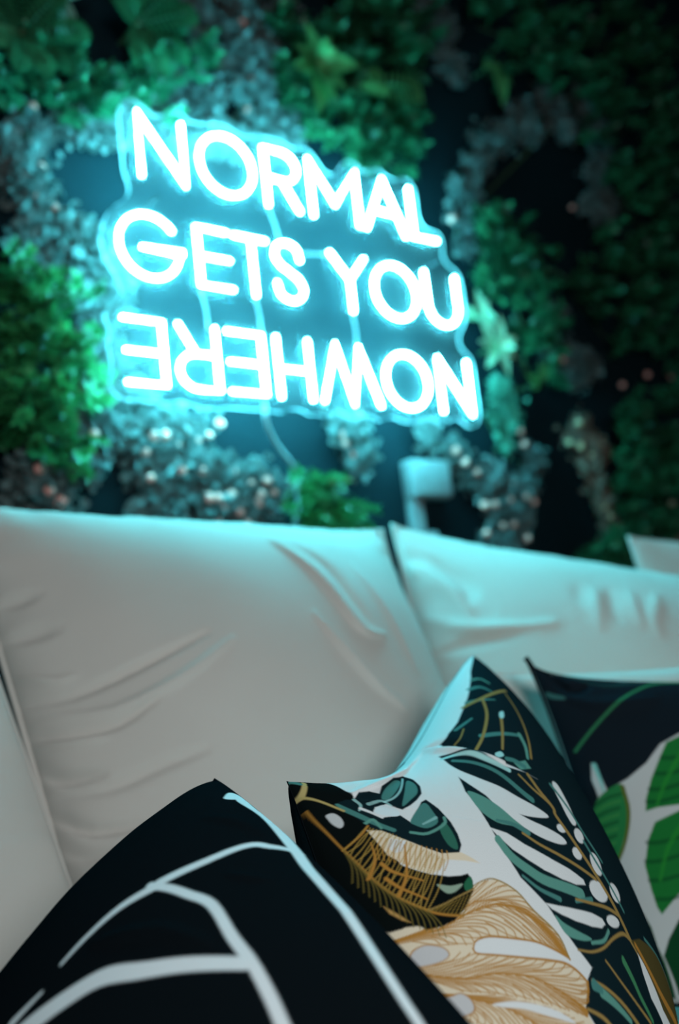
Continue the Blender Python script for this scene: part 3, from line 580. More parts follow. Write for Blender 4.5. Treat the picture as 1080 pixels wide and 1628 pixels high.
('s',[(.1919,.4033),(.206,.3938),(.2208,.3858),(.2255,.3869)],(.4,.18,.035),.0006,.0006,1),
('s',[(.1968,.3991),(.2109,.3893),(.2257,.3819),(.2299,.3838)],(.4,.18,.035),.0006,.0007,1),
('s',[(.2168,.3864),(.2282,.3829),(.2363,.3794)],(.4,.18,.035),.0005,.0004,1),
('s',[(.2017,.3946),(.2163,.3848),(.2308,.378),(.2344,.3808)],(.4,.18,.035),.0006,.0007,1),
('s',[(.2069,.3896),(.2219,.3802),(.236,.3743),(.2388,.3776)],(.4,.18,.035),.0006,.0007,1),
('s',[(.2275,.3778),(.238,.3755),(.2453,.3728)],(.4,.18,.035),.0006,.0005,1),
('s',[(.2125,.3844),(.2275,.3753),(.2414,.3706),(.2434,.3743)],(.4,.18,.035),.0006,.0007,1),
('s',[(.2185,.3791),(.2332,.3703),(.2468,.3668),(.2479,.3709)],(.4,.18,.035),.0006,.0007,1),
('s',[(.2387,.3689),(.248,.3678),(.2546,.3668)],(.4,.18,.035),.0007,.0005,1),
('s',[(.2246,.3736),(.2393,.3658),(.2523,.3627),(.2525,.3675)],(.4,.18,.035),.0007,.0007,1),
('s',[(.2308,.3678),(.2457,.3615),(.2578,.3586),(.2572,.3658)],(.4,.18,.035),.0008,.0007,1),
('s',[(.2506,.3604),(.2585,.3621),(.264,.3635)],(.4,.18,.035),.0008,.0006,1),
('s',[(.2373,.3623),(.2521,.357),(.2633,.3561),(.2619,.3642)],(.4,.18,.035),.0008,.0006,1),
('s',[(.2444,.3576),(.2586,.3522),(.2689,.3538),(.2666,.3625)],(.4,.18,.035),.0009,.0006,1),
('s',[(.2627,.3529),(.2691,.3568),(.2732,.3601)],(.4,.18,.035),.0009,.0006,1),
('s',[(.2515,.3527),(.2651,.3479),(.2744,.3514),(.2712,.3608)],(.4,.18,.035),.0009,.0006,1),
('s',[(.2588,.3475),(.2716,.3444),(.2799,.3489),(.2758,.3591)],(.4,.18,.035),.0011,.0006,1),
('s',[(.2749,.3462),(.2784,.3524),(.2786,.3581)],(.4,.18,.035),.0008,.0006,1),
('s',[(.266,.3421),(.2781,.3411),(.2844,.3468),(.2786,.3581)],(.4,.18,.035),.0012,.0005,1),
('s',[(.2733,.337),(.2846,.3377),(.2865,.3459),(.2786,.3581)],(.4,.18,.035),.0012,.0005,1),
('s',[(.2854,.3411),(.283,.3502),(.2786,.3581)],(.4,.18,.035),.0007,.0004,1),
('s',[(.2806,.333),(.2911,.3339),(.2865,.3459),(.2786,.3581)],(.4,.18,.035),.0013,.0005,1),
('s',[(.2879,.3287),(.2955,.3314),(.2865,.3459),(.2786,.3581)],(.4,.18,.035),.0014,.0005,1),
('s',[(.2918,.3374),(.2858,.3488),(.2786,.3581)],(.4,.18,.035),.0005,.0003,1),
('s',[(.2952,.324),(.2955,.3314),(.2865,.3459),(.2786,.3581)],(.4,.18,.035),.0012,.0005,1),
('p',[(.1681,.4046),(.164,.4028),(.164,.399),(.167,.3931),(.1751,.3854),(.1819,.3826),(.1842,.3853),(.1815,.3927),(.1765,.4004),(.1725,.404)],(.4,.18,.035),0,0,1),
('p',[(.1683,.4043),(.1651,.4025),(.1649,.3987),(.1676,.3933),(.1754,.3859),(.1816,.3833),(.1834,.3858),(.1808,.3927),(.1759,.4002),(.1722,.4037)],(.52,.5,.5),0,0,1),
('p',[(.1956,.4027),(.1978,.3992),(.204,.3921),(.2075,.3858),(.2156,.3813),(.2221,.381),(.2229,.3848),(.2177,.3933),(.2096,.3998),(.2019,.4027)],(.4,.18,.035),0,0,1),
('p',[(.1965,.4025),(.1988,.399),(.2046,.3923),(.208,.3861),(.2154,.3821),(.2211,.3819),(.2218,.3852),(.2169,.3932),(.2096,.3992),(.2022,.4022)],(.52,.5,.5),0,0,1),
('p',[(.229,.3696),(.2384,.3555),(.2533,.3385),(.2712,.3205),(.2862,.3089),(.2654,.3324),(.2485,.3493),(.2356,.364)],(.68,.675,.67),0,0,1),
('P',[(.1918,.3667),(.1892,.3622),(.1941,.3518),(.21,.3328),(.2251,.3156),(.2384,.3035),(.2544,.2899),(.2423,.3102),(.2289,.3271),(.2161,.3424),(.2053,.3549),(.196,.3653)],(.68,.675,.67),0,0,1),
('s',[(.1918,.3667),(.1892,.3622),(.1939,.3516),(.2098,.3326),(.2248,.3154),(.2382,.3032),(.2538,.2901)],(.4,.18,.035),.0013,.0015,1),
('s',[(.1918,.3667),(.1962,.3655),(.2055,.355),(.2163,.3425),(.229,.3272),(.2424,.3102),(.2543,.2958),(.2659,.2862),(.2774,.2792)],(.4,.18,.035),.0011,.0019,1),
('s',[(.155,.3532),(.1577,.3367),(.1645,.3239),(.1856,.3102),(.208,.3033),(.2358,.2909),(.2537,.29)],(.3,.19,.06),.001,.0016,1),
('P',[(.0344,.4036),(.033,.3928),(.0351,.3871),(.0293,.3805),(.0303,.3704),(.0364,.3646),(.0275,.355),(.0206,.3357),(.0213,.3205),(.0324,.3196),(.0454,.3238),(.0547,.3308),(.0591,.3404),(.0616,.3497),(.0624,.3591),(.0558,.3636),(.0506,.3677),(.0495,.3772),(.054,.382),(.0619,.3793),(.0669,.3645),(.0778,.3613),(.0634,.3389),(.0632,.3331),(.0784,.3306),(.0975,.3304),(.1118,.3323),(.1217,.3353),(.1271,.3423),(.1248,.3504),(.1165,.3565),(.1028,.3674),(.0879,.3836),(.063,.3922),(.0442,.399)],(.006,.016,.02),0,0,1),
('p',[(.0319,.3542),(.0241,.3358),(.029,.3331),(.0401,.3492),(.0466,.3635),(.042,.3666)],(.06,.19,.17),0,0,1),
('p',[(.0309,.3268),(.0398,.3252),(.0513,.3331),(.0561,.3454),(.059,.357),(.045,.3435)],(.06,.19,.17),0,0,1),
('s',[(.0477,.3675),(.0467,.357),(.0405,.3446),(.0253,.3259)],(.35,.62,.6),.0023,.0017,.7),
('s',[(.0353,.3869),(.0427,.386),(.0475,.3899)],(.35,.62,.6),.003,.0018,.7),
('s',[(.0441,.3794),(.0455,.369),(.0541,.365)],(.35,.62,.6),.0039,.0015,.6),
('p',[(.0756,.3597),(.0655,.3381),(.0785,.3372),(.0906,.3405),(.0907,.3526),(.0821,.36)],(.06,.19,.17),0,0,1),
('p',[(.094,.3355),(.1116,.3362),(.1228,.3405),(.1146,.3459),(.0987,.3443)],(.03,.13,.09),0,0,1),
('s',[(.0865,.3673),(.0951,.3557),(.0958,.337),(.0904,.3326)],(.1,.27,.22),.0025,.0031,1),
('s',[(.0851,.3532),(.0858,.3393)],(.35,.62,.6),.0019,.0033,.5),
('s',[(.0369,.4017),(.0503,.394),(.0659,.3853),(.0777,.3775)],(.06,.19,.17),.005,.0036,1),
('s',[(.0614,.393),(.0608,.3859),(.071,.3846)],(.1,.27,.22),.0029,.0021,1),
('p',[(.0538,.3809),(.0499,.3734),(.0517,.3671),(.0603,.363),(.0668,.3655),(.0627,.374)],(.62,.7,.72),0,0,1),
('s',[(.046,.3881),(.0533,.3834),(.0622,.3786)],(.68,.675,.67),.0028,.0019,1),
('P',[(.0009,.4178),(.0059,.4146),(.0107,.4146),(.0173,.4074),(.0353,.4025),(.0486,.3995),(.063,.3922),(.0698,.3939),(.0828,.3942),(.0955,.3927),(.1079,.3871),(.1191,.3786),(.127,.3714),(.1366,.3601),(.1426,.3501),(.145,.3439),(.1523,.3431),(.1592,.3469),(.1628,.3546),(.1656,.3618),(.1667,.3707),(.1641,.3805),(.1584,.3905),(.1481,.3963),(.1473,.4028),(.144,.4087),(.1389,.4129),(.125,.4147),(.1019,.4167),(.0979,.4178),(.065,.4178),(.0228,.4178),(.0009,.4178)],(.004,.006,.006),0,0,1),
('P',[(.0673,.3943),(.0731,.3857),(.0881,.3763),(.1038,.3659),(.1194,.3538),(.1245,.3526),(.1275,.3634),(.127,.3714),(.1132,.3828),(.0947,.3923)],(.7,.58,.43),0,0,1),
('P',[(.0829,.3843),(.0915,.3745),(.0977,.3819),(.0958,.3879),(.0886,.3892)],(.68,.675,.67),0,0,1),
('P',[(.1175,.3549),(.1268,.3395),(.1364,.3335),(.1452,.3291),(.135,.3402),(.1252,.353)],(.7,.58,.43),0,0,1),
('p',[(.0413,.4113),(.042,.4069),(.0479,.4044),(.054,.4048),(.0562,.4075),(.0512,.4103),(.0453,.4114)],(.5,.5,.5),0,0,1),
('p',[(.1361,.3714),(.1438,.3621),(.1488,.3521),(.1501,.3591),(.1481,.3656),(.1434,.3692)],(.25,.33,.25),0,0,1),
('p',[(.1496,.351),(.1484,.343),(.1564,.3454),(.1553,.3522)],(.02,.12,.06),0,0,1),
('P',[(.1262,.4072),(.1338,.4037),(.1472,.3974),(.1423,.4013),(.1332,.4059)],(.45,.25,.08),0,0,1),
('s',[(.0051,.4092),(.0186,.4178)],(.45,.34,.14),.0036,.0039,1),
('s',[(.0186,.4175),(.0246,.4123),(.032,.4069),(.0432,.4)],(.42,.32,.12),.0019,.0018,1),
('s',[(.0009,.4178),(.0052,.4128)],(.06,.19,.17),.0038,.0042,1),
('s',[(.0307,.4178),(.0456,.4161),(.0733,.4113),(.1006,.4071),(.1268,.3986),(.1476,.3852),(.1581,.3758),(.1684,.3634)],(.4,.18,.035),.0008,.0016,1),
('s',[(.0642,.392),(.0691,.3996),(.0733,.4113)],(.4,.18,.035),.0016,.0015,1),
('s',[(.1581,.3457),(.1542,.3616),(.1519,.3726),(.1481,.3846)],(.3,.19,.06),.0013,.0011,1),
('s',[(.0733,.4113),(.0713,.4054),(.0672,.3984),(.0647,.393)],(.36,.22,.05),.0008,.0006,1),
('s',[(.0767,.4108),(.0756,.4028),(.0707,.3955),(.0666,.3915)],(.36,.22,.05),.0008,.0006,1),
('s',[(.08,.4103),(.0754,.4055),(.0707,.3976),(.0686,.3899)],(.36,.22,.05),.0007,.0007,1),
('s',[(.0833,.4099),(.0797,.403),(.0742,.3947),(.0705,.3883)],(.36,.22,.05),.0008,.0006,1),
('s',[(.0866,.4095),(.084,.4005),(.0777,.3919),(.0725,.3867)],(.36,.22,.05),.0008,.0006,1),
('s',[(.0899,.4091),(.0838,.4033),(.0777,.3941),(.0745,.3851)],(.36,.22,.05),.0007,.0007,1),
('s',[(.0931,.4086),(.0882,.4007),(.0813,.3911),(.0765,.3835)],(.36,.22,.05),.0008,.0006,1),
('s',[(.0963,.408),(.0924,.3979),(.0848,.3882),(.0785,.3819)],(.36,.22,.05),.0008,.0006,1),
('s',[(.0995,.4073),(.0921,.4009),(.0847,.3905),(.0805,.3802)],(.36,.22,.05),.0007,.0006,1),
('s',[(.1027,.4064),(.0967,.3977),(.0888,.3873),(.0831,.3787)],(.36,.22,.05),.0007,.0006,1),
('s',[(.1058,.4054),(.1011,.3946),(.0929,.3843),(.086,.3773)],(.36,.22,.05),.0008,.0006,1),
('s',[(.109,.4044),(.101,.3975),(.0933,.3866),(.0889,.3759)],(.36,.22,.05),.0008,.0006,1),
('s',[(.1121,.4034),(.1057,.394),(.0976,.3832),(.0918,.3744)],(.36,.22,.05),.0007,.0006,1),
('s',[(.1153,.4024),(.1101,.3908),(.1017,.38),(.0947,.3729)],(.36,.22,.05),.0008,.0006,1),
('s',[(.1184,.4014),(.11,.3938),(.102,.3824),(.0976,.3713)],(.36,.22,.05),.0007,.0006,1),
('s',[(.1215,.4003),(.1148,.39),(.1064,.3786),(.1005,.3696)],(.36,.22,.05),.0008,.0006,1),
('s',[(.1247,.3993),(.1192,.3869),(.1106,.3754),(.1034,.368)],(.36,.22,.05),.0008,.0006,1),
('s',[(.1276,.3981),(.1187,.3899),(.1106,.3779),(.106,.3664)],(.36,.22,.05),.0007,.0006,1),
('s',[(.1301,.3966),(.123,.386),(.1143,.3743),(.1082,.3652)],(.36,.22,.05),.0007,.0007,1),
('s',[(.1325,.3952),(.1267,.3827),(.1177,.3712),(.1103,.364)],(.36,.22,.05),.0008,.0006,1),
('s',[(.135,.3936),(.1256,.3858),(.1171,.374),(.1124,.3627)],(.36,.22,.05),.0008,.0007,1),
('s',[(.1375,.392),(.13,.3816),(.121,.3701),(.1145,.3614)],(.36,.22,.05),.0008,.0006,1),
('s',[(.14,.3904),(.1337,.3781),(.1243,.3671),(.1166,.3601)],(.36,.22,.05),.0008,.0007,1),
('s',[(.1425,.3887),(.1326,.3814),(.1237,.3699),(.1188,.3588)],(.36,.22,.05),.0008,.0007,1),
('s',[(.1451,.3869),(.1371,.3768),(.1277,.3658),(.1209,.3575)],(.36,.22,.05),.0008,.0007,1),
('s',[(.1476,.3852),(.1409,.3732),(.1311,.3627),(.1231,.3562)],(.36,.22,.05),.0008,.0007,1),
('s',[(.0733,.4113),(.0867,.4117),(.0985,.414)],(.16,.12,.03),.0004,.0003,1),
('s',[(.0789,.4105),(.0922,.4108),(.1038,.4128)],(.16,.12,.03),.0004,.0003,1),
('s',[(.0844,.4098),(.0976,.4098),(.1092,.4117)],(.16,.12,.03),.0004,.0003,1),
('s',[(.0899,.4091),(.1029,.4086),(.1144,.4105)],(.16,.12,.03),.0004,.0003,1),
('s',[(.0953,.4082),(.1082,.4072),(.1197,.4094)],(.16,.12,.03),.0004,.0003,1),
('s',[(.1006,.4071),(.1135,.406),(.1249,.4081)],(.16,.12,.03),.0004,.0003,1),
('s',[(.1058,.4054),(.1187,.4042),(.1301,.4062)],(.16,.12,.03),.0005,.0003,1),
('s',[(.1111,.4037),(.1239,.4024),(.1353,.4041)],(.16,.12,.03),.0005,.0004,1),
('s',[(.1163,.402),(.1291,.4005),(.1404,.4018)],(.16,.12,.03),.0005,.0004,1),
('s',[(.1215,.4003),(.1343,.3983),(.1456,.3993)],(.16,.12,.03),.0005,.0004,1),
('s',[(.1268,.3986),(.1396,.3959),(.1508,.3967)],(.16,.12,.03),.0005,.0004,1),
('s',[(.1309,.3962),(.1437,.393),(.1551,.3937)],(.16,.12,.03),.0005,.0004,1),
('s',[(.135,.3936),(.148,.3901),(.1593,.3907)],(.16,.12,.03),.0005,.0004,1),
('s',[(.1392,.3909),(.1523,.387),(.1636,.3875)],(.16,.12,.03),.0005,.0004,1),
('s',[(.1434,.3881),(.1566,.3839),(.168,.3843)],(.16,.12,.03),.0006,.0004,1),
('s',[(.1476,.3852),(.1609,.3808),(.1724,.3809)],(.16,.12,.03),.0006,.0004,1),
('s',[(.15,.3828),(.1519,.3745)],(.22,.14,.03),.0007,.0006,1),
('s',[(.1522,.3805),(.1527,.3716)],(.22,.14,.03),.0007,.0006,1),
('s',[(.1544,.3781),(.1536,.3686)],(.22,.14,.03),.0008,.0006,1),
('s',[(.1566,.3758),(.1545,.3655)],(.22,.14,.03),.0008,.0007,1),
('s',[(.1589,.3734),(.1555,.3623)],(.22,.14,.03),.0008,.0006,1),
('s',[(.1612,.3709),(.1564,.3591)],(.22,.14,.03),.0008,.0007,1),
('s',[(.1635,.3684),(.1574,.3558)],(.22,.14,.03),.0008,.0007,1),
('s',[(.1659,.3659),(.1584,.3524)],(.22,.14,.03),.0008,.0007,1),
('s',[(.1683,.3633),(.1595,.3491)],(.22,.14,.03),.0009,.0007,1),
('s',[(.1026,.4077),(.0926,.4003),(.0787,.3968)],(.4,.18,.035),.0026,.0008,1),
('s',[(.1259,.3975),(.1156,.3874),(.0939,.3779)],(.4,.18,.035),.0028,.001,1),
('s',[(.098,.3983),(.1089,.3939),(.1273,.3793)],(.4,.18,.035),.0023,.0009,1),
('s',[(.1095,.4),(.1233,.3942),(.1411,.3823)],(.4,.18,.035),.0022,.0008,1),
('s',[(.0788,.3888),(.0844,.395),(.0943,.3982)],(.42,.2,.04),.0007,.0005,1),
('s',[(.0816,.3863),(.0873,.3925),(.0969,.3958)],(.42,.2,.04),.0007,.0005,1),
('s',[(.0844,.3838),(.0903,.3897),(.0995,.3933)],(.42,.2,.04),.0007,.0005,1),
('s',[(.0873,.3811),(.0933,.3869),(.1022,.3907)],(.42,.2,.04),.0008,.0006,1),
('s',[(.0902,.3784),(.0963,.384),(.1049,.388)],(.42,.2,.04),.0007,.0005,1),
('s',[(.0931,.3755),(.0994,.381),(.1076,.3852)],(.42,.2,.04),.0008,.0006,1),
('s',[(.0961,.3726),(.1025,.3779),(.1103,.3824)],(.42,.2,.04),.0008,.0006,1),
('s',[(.0991,.3696),(.1056,.3747),(.1132,.3795)],(.42,.2,.04),.0008,.0006,1),
('s',[(.1022,.3666),(.1088,.3714),(.116,.3766)],(.42,.2,.04),.0008,.0006,1),
('s',[(.1053,.3635),(.1121,.368),(.1188,.3735)],(.42,.2,.04),.0008,.0006,1),
('s',[(.1085,.3603),(.1154,.3646),(.1218,.3704)],(.42,.2,.04),.0008,.0006,1),
('s',[(.1117,.357),(.1188,.3611),(.1247,.3672)],(.42,.2,.04),.0009,.0006,1),
('s',[(.115,.3537),(.1223,.3575),(.1277,.364)],(.42,.2,.04),.0009,.0007,1),
('s',[(.1183,.3503),(.1257,.3538),(.1308,.3606)],(.42,.2,.04),.0009,.0007,1)]

PRINT_DARK = [
('P',[(.0007,.0008),(.1097,.0039),(.3676,.0008),(.3646,.0869),(.2222,.0754),(.1319,.0904),(.1053,.1065),(.0814,.1325),(.0548,.153),(.0435,.1593),(.0292,.1675),(.0276,.1527),(.0254,.14),(.0223,.1327),(.0168,.1537),(.0179,.175),(.0097,.1897),(.0007,.2133),(.0007,.2001),(.0007,.0311)],(.008,.013,.018),0,0,1),
('s',[(.1757,.0084),(.1385,.01),(.1036,.0286),(.0725,.0541),(.0497,.0757),(.0273,.0989),(.0105,.1174)],(.03,.16,.07),.0034,.0031,1),
('s',[(.0074,.0428),(.0201,.044)],(.04,.12,.11),.0087,.0055,1),
('s',[(.041,.0008),(.0758,.0168),(.1166,.0066)],(.012,.03,.03),.0034,.0102,1),
('p',[(.0449,.1593),(.047,.1745),(.0433,.1998),(.0307,.2257),(.0186,.249),(.009,.2638),(.0022,.2484),(.0013,.2141),(.0091,.1895),(.0204,.1731)],(.02,.17,.05),0,0,1),
('s',[(.0426,.1715),(.0282,.1756),(.0132,.1832)],(.006,.05,.018),.0018,.0016,1),
('s',[(.0395,.1796),(.0258,.1835),(.0115,.19)],(.05,.24,.06),.0018,.0016,1),
('s',[(.0366,.1874),(.0234,.1912),(.0099,.1967)],(.006,.05,.018),.0017,.0016,1),
('s',[(.0337,.1952),(.0211,.1988),(.0083,.2033)],(.05,.24,.06),.0017,.0016,1),
('s',[(.0309,.2029),(.0189,.2063),(.0067,.2098)],(.006,.05,.018),.0017,.0017,1),
('s',[(.0281,.2105),(.0167,.2137),(.0053,.2161)],(.05,.24,.06),.0016,.0017,1),
('s',[(.0255,.2179),(.0147,.2209),(.0039,.2224)],(.006,.05,.018),.0017,.0016,1),
('s',[(.0229,.2252),(.0126,.228),(.0025,.2285)],(.05,.24,.06),.0016,.0016,1),
('s',[(.0203,.2324),(.0106,.2351),(.0013,.2345)],(.006,.05,.018),.0016,.0016,1),
('s',[(.0178,.2396),(.0087,.2421),(.0007,.2401)],(.05,.24,.06),.0016,.0016,1),
('s',[(.0154,.2466),(.0069,.2489),(.0007,.2456)],(.006,.05,.018),.0016,.0015,1),
('s',[(.0131,.2535),(.0051,.2556),(.0007,.2512)],(.05,.24,.06),.0016,.0014,1),
('s',[(.0466,.1624),(.0448,.1919),(.0318,.2265),(.0122,.2579)],(.1,.12,.02),.0043,.0024,1),
('s',[(.0249,.1352),(.0258,.1543),(.025,.1681)],(.2,.5,.45),.0052,.0021,1),
('P',[(.1132,.1036),(.0981,.1253),(.0804,.1524),(.0679,.1757),(.0626,.1918),(.0758,.1871),(.1003,.1824),(.3651,.1066),(.3661,.0582),(.221,.0781),(.1348,.092)],(.012,.15,.03),0,0,1),
('P',[(.098,.1898),(.069,.2038),(.0565,.2235),(.046,.2512),(.0463,.2759),(.048,.2935),(.0513,.3009),(.0731,.2799),(.2308,.2253),(.2687,.1337)],(.012,.15,.03),0,0,1),
('P',[(.0671,.3056),(.0531,.3246),(.0453,.3404),(.0561,.3755),(.1312,.3819),(.2206,.2525)],(.006,.05,.018),0,0,1),
('s',[(.0677,.1808),(.0849,.1788),(.1261,.1644)],(.006,.05,.018),.0053,.0029,.6),
('s',[(.0749,.1657),(.0923,.1635),(.1343,.1485)],(.006,.05,.018),.0055,.003,.6),
('s',[(.0886,.1458),(.1063,.1434),(.1493,.1277)],(.006,.05,.018),.0058,.0031,.6),
('s',[(.1016,.1251),(.1196,.1225),(.1634,.1064)],(.006,.05,.018),.006,.0032,.6),
('s',[(.0549,.2269),(.0715,.2253),(.1108,.2123)],(.006,.05,.018),.0048,.0027,.6),
('s',[(.0483,.2472),(.0647,.2457),(.1034,.2333)],(.006,.05,.018),.0047,.0026,.6),
('s',[(.0472,.2669),(.0634,.2654),(.1015,.2534)],(.006,.05,.018),.0046,.0025,.6),
('s',[(.0496,.286),(.0657,.2846),(.1032,.2727)],(.006,.05,.018),.0044,.0024,.6),
('s',[(.1262,.1155),(.0962,.1533),(.0766,.1842)],(.02,.22,.03),.0054,.003,.7),
('s',[(.0968,.2048),(.0738,.2334),(.0574,.2668)],(.02,.22,.03),.0052,.003,.7),
('P',[(.0217,.2848),(.0319,.2956),(.0381,.313),(.0406,.3316),(.0456,.3462),(.0533,.3798),(.0074,.3615),(.0007,.2838)],(.006,.05,.018),0,0,1)]

SIGN_LETTERS = [
    ('N', [[(0.8330,1.7280),(0.8330,1.8480),(0.9235,1.7280),(0.9235,1.8480)]]),
    ('O', [[(1.0770,1.7880),(1.0755,1.8014),(1.0711,1.8140),(1.0639,1.8254),(1.0544,1.8349),(1.0430,1.8421),(1.0304,1.8465),(1.0170,1.8480),(1.0036,1.8465),(0.9910,1.8421),(0.9796,1.8349),(0.9701,1.8254),(0.9629,1.8140),(0.9585,1.8014),(0.9570,1.7880),(0.9585,1.7746),(0.9629,1.7620),(0.9701,1.7506),(0.9796,1.7411),(0.9910,1.7339),(1.0036,1.7295),(1.0170,1.7280),(1.0304,1.7295),(1.0430,1.7339),(1.0544,1.7411),(1.0639,1.7506),(1.0711,1.7620),(1.0755,1.7746),(1.0770,1.7880)]]),
    ('R', [[(1.1080,1.7280),(1.1080,1.8480),(1.1510,1.8480),(1.1617,1.8465),(1.1713,1.8421),(1.1789,1.8352),(1.1838,1.8266),(1.1855,1.8170),(1.1838,1.8074),(1.1789,1.7988),(1.1713,1.7919),(1.1617,1.7875),(1.1510,1.7860),(1.1080,1.7860)], [(1.1460,1.7860),(1.1840,1.7280)]]),
    ('M', [[(1.2190,1.7280),(1.2190,1.8480),(1.2795,1.7640),(1.3415,1.8480),(1.3415,1.7280)]]),
    ('A', [[(1.3605,1.7280),(1.4190,1.8480),(1.4730,1.7280)], [(1.3830,1.7730),(1.4530,1.7730)]]),
    ('L', [[(1.4965,1.8440),(1.4965,1.7320),(1.5660,1.7340)]]),
    ('G', [[(0.8838,1.6301),(0.8742,1.6398),(0.8626,1.6471),(0.8497,1.6515),(0.8362,1.6530),(0.8226,1.6514),(0.8097,1.6467),(0.7983,1.6394),(0.7888,1.6296),(0.7818,1.6179),(0.7776,1.6050),(0.7765,1.5915),(0.7785,1.5781),(0.7836,1.5655),(0.7913,1.5543),(0.8014,1.5452),(0.8134,1.5386),(0.8265,1.5348),(0.8402,1.5341),(0.8536,1.5365),(0.8662,1.5418),(0.8772,1.5498),(0.8861,1.5601),(0.8925,1.5721),(0.8959,1.5852),(0.9035,1.5900),(0.8220,1.5900)]]),
    ('E', [[(1.0000,1.6490),(0.9365,1.6490),(0.9365,1.5370),(1.0050,1.5370)], [(0.9365,1.5935),(1.0030,1.5935)]]),
    ('T', [[(1.0170,1.6480),(1.0890,1.6480)], [(1.0565,1.6480),(1.0565,1.5340)]]),
    ('S', [[(1.1700,1.6220),(1.1686,1.6298),(1.1673,1.6376),(1.1640,1.6440),(1.1575,1.6488),(1.1491,1.6522),(1.1405,1.6535),(1.1317,1.6522),(1.1228,1.6488),(1.1160,1.6440),(1.1120,1.6374),(1.1101,1.6294),(1.1100,1.6220),(1.1121,1.6161),(1.1160,1.6108),(1.1210,1.6060),(1.1270,1.6017),(1.1339,1.5979),(1.1410,1.5940),(1.1483,1.5900),(1.1557,1.5858),(1.1620,1.5810),(1.1670,1.5751),(1.1708,1.5686),(1.1725,1.5620),(1.1716,1.5553),(1.1686,1.5486),(1.1640,1.5430),(1.1574,1.5386),(1.1493,1.5353),(1.1410,1.5340),(1.1325,1.5351),(1.1239,1.5382),(1.1170,1.5430),(1.1131,1.5499),(1.1111,1.5584),(1.1090,1.5670)]]),
    ('Y', [[(1.2490,1.6530),(1.2960,1.6020),(1.2960,1.5340)], [(1.3390,1.6530),(1.2960,1.6020)]]),
    ('O', [[(1.4820,1.5935),(1.4805,1.6067),(1.4760,1.6193),(1.4688,1.6306),(1.4592,1.6400),(1.4477,1.6471),(1.4350,1.6515),(1.4215,1.6530),(1.4080,1.6515),(1.3953,1.6471),(1.3838,1.6400),(1.3742,1.6306),(1.3670,1.6193),(1.3625,1.6067),(1.3610,1.5935),(1.3625,1.5803),(1.3670,1.5677),(1.3742,1.5564),(1.3838,1.5470),(1.3953,1.5399),(1.4080,1.5355),(1.4215,1.5340),(1.4350,1.5355),(1.4477,1.5399),(1.4592,1.5470),(1.4688,1.5564),(1.4760,1.5677),(1.4805,1.5803),(1.4820,1.5935)]]),
    ('U', [[(1.5130,1.6530),(1.5130,1.5830),(1.5130,1.5830),(1.5146,1.5708),(1.5194,1.5595),(1.5269,1.5498),(1.5368,1.5423),(1.5482,1.5376),(1.5605,1.5360),(1.5728,1.5376),(1.5842,1.5423),(1.5941,1.5498),(1.6016,1.5595),(1.6064,1.5708),(1.6080,1.5830),(1.6080,1.6530)]]),
    ('E', [[(0.7720,1.4540),(0.8465,1.4540),(0.8465,1.3390),(0.7720,1.3390)], [(0.7735,1.3960),(0.8465,1.3960)]]),
    ('R', [[(0.9555,1.4550),(0.9555,1.3370),(0.9125,1.3370),(0.9011,1.3386),(0.8908,1.3433),(0.8826,1.3506),(0.8773,1.3598),(0.8755,1.3700),(0.8773,1.3802),(0.8826,1.3894),(0.8908,1.3967),(0.9011,1.4014),(0.9125,1.4030),(0.9555,1.4030)], [(0.9120,1.4030),(0.8795,1.4550)]]),
    ('E', [[(0.9815,1.4540),(1.0570,1.4540),(1.0570,1.3390),(0.9815,1.3390)], [(0.9835,1.3960),(1.0570,1.3960)]]),
    ('H', [[(1.0915,1.4550),(1.0915,1.3370)], [(1.1670,1.4550),(1.1670,1.3370)], [(1.0915,1.3930),(1.1670,1.3930)]]),
    ('W', [[(1.1955,1.3370),(1.2365,1.4550),(1.2720,1.3370),(1.2970,1.4550),(1.3420,1.3370)]]),
    ('O', [[(1.4840,1.3960),(1.4825,1.4091),(1.4780,1.4216),(1.4708,1.4328),(1.4612,1.4421),(1.4497,1.4492),(1.4370,1.4535),(1.4235,1.4550),(1.4100,1.4535),(1.3973,1.4492),(1.3858,1.4421),(1.3762,1.4328),(1.3690,1.4216),(1.3645,1.4091),(1.3630,1.3960),(1.3645,1.3829),(1.3690,1.3704),(1.3762,1.3592),(1.3858,1.3499),(1.3973,1.3428),(1.4100,1.3385),(1.4235,1.3370),(1.4370,1.3385),(1.4497,1.3428),(1.4612,1.3499),(1.4708,1.3592),(1.4780,1.3704),(1.4825,1.3829),(1.4840,1.3960)]]),
    ('N', [[(1.5210,1.3370),(1.5210,1.4550),(1.6110,1.3370),(1.6110,1.4550)]]),
]
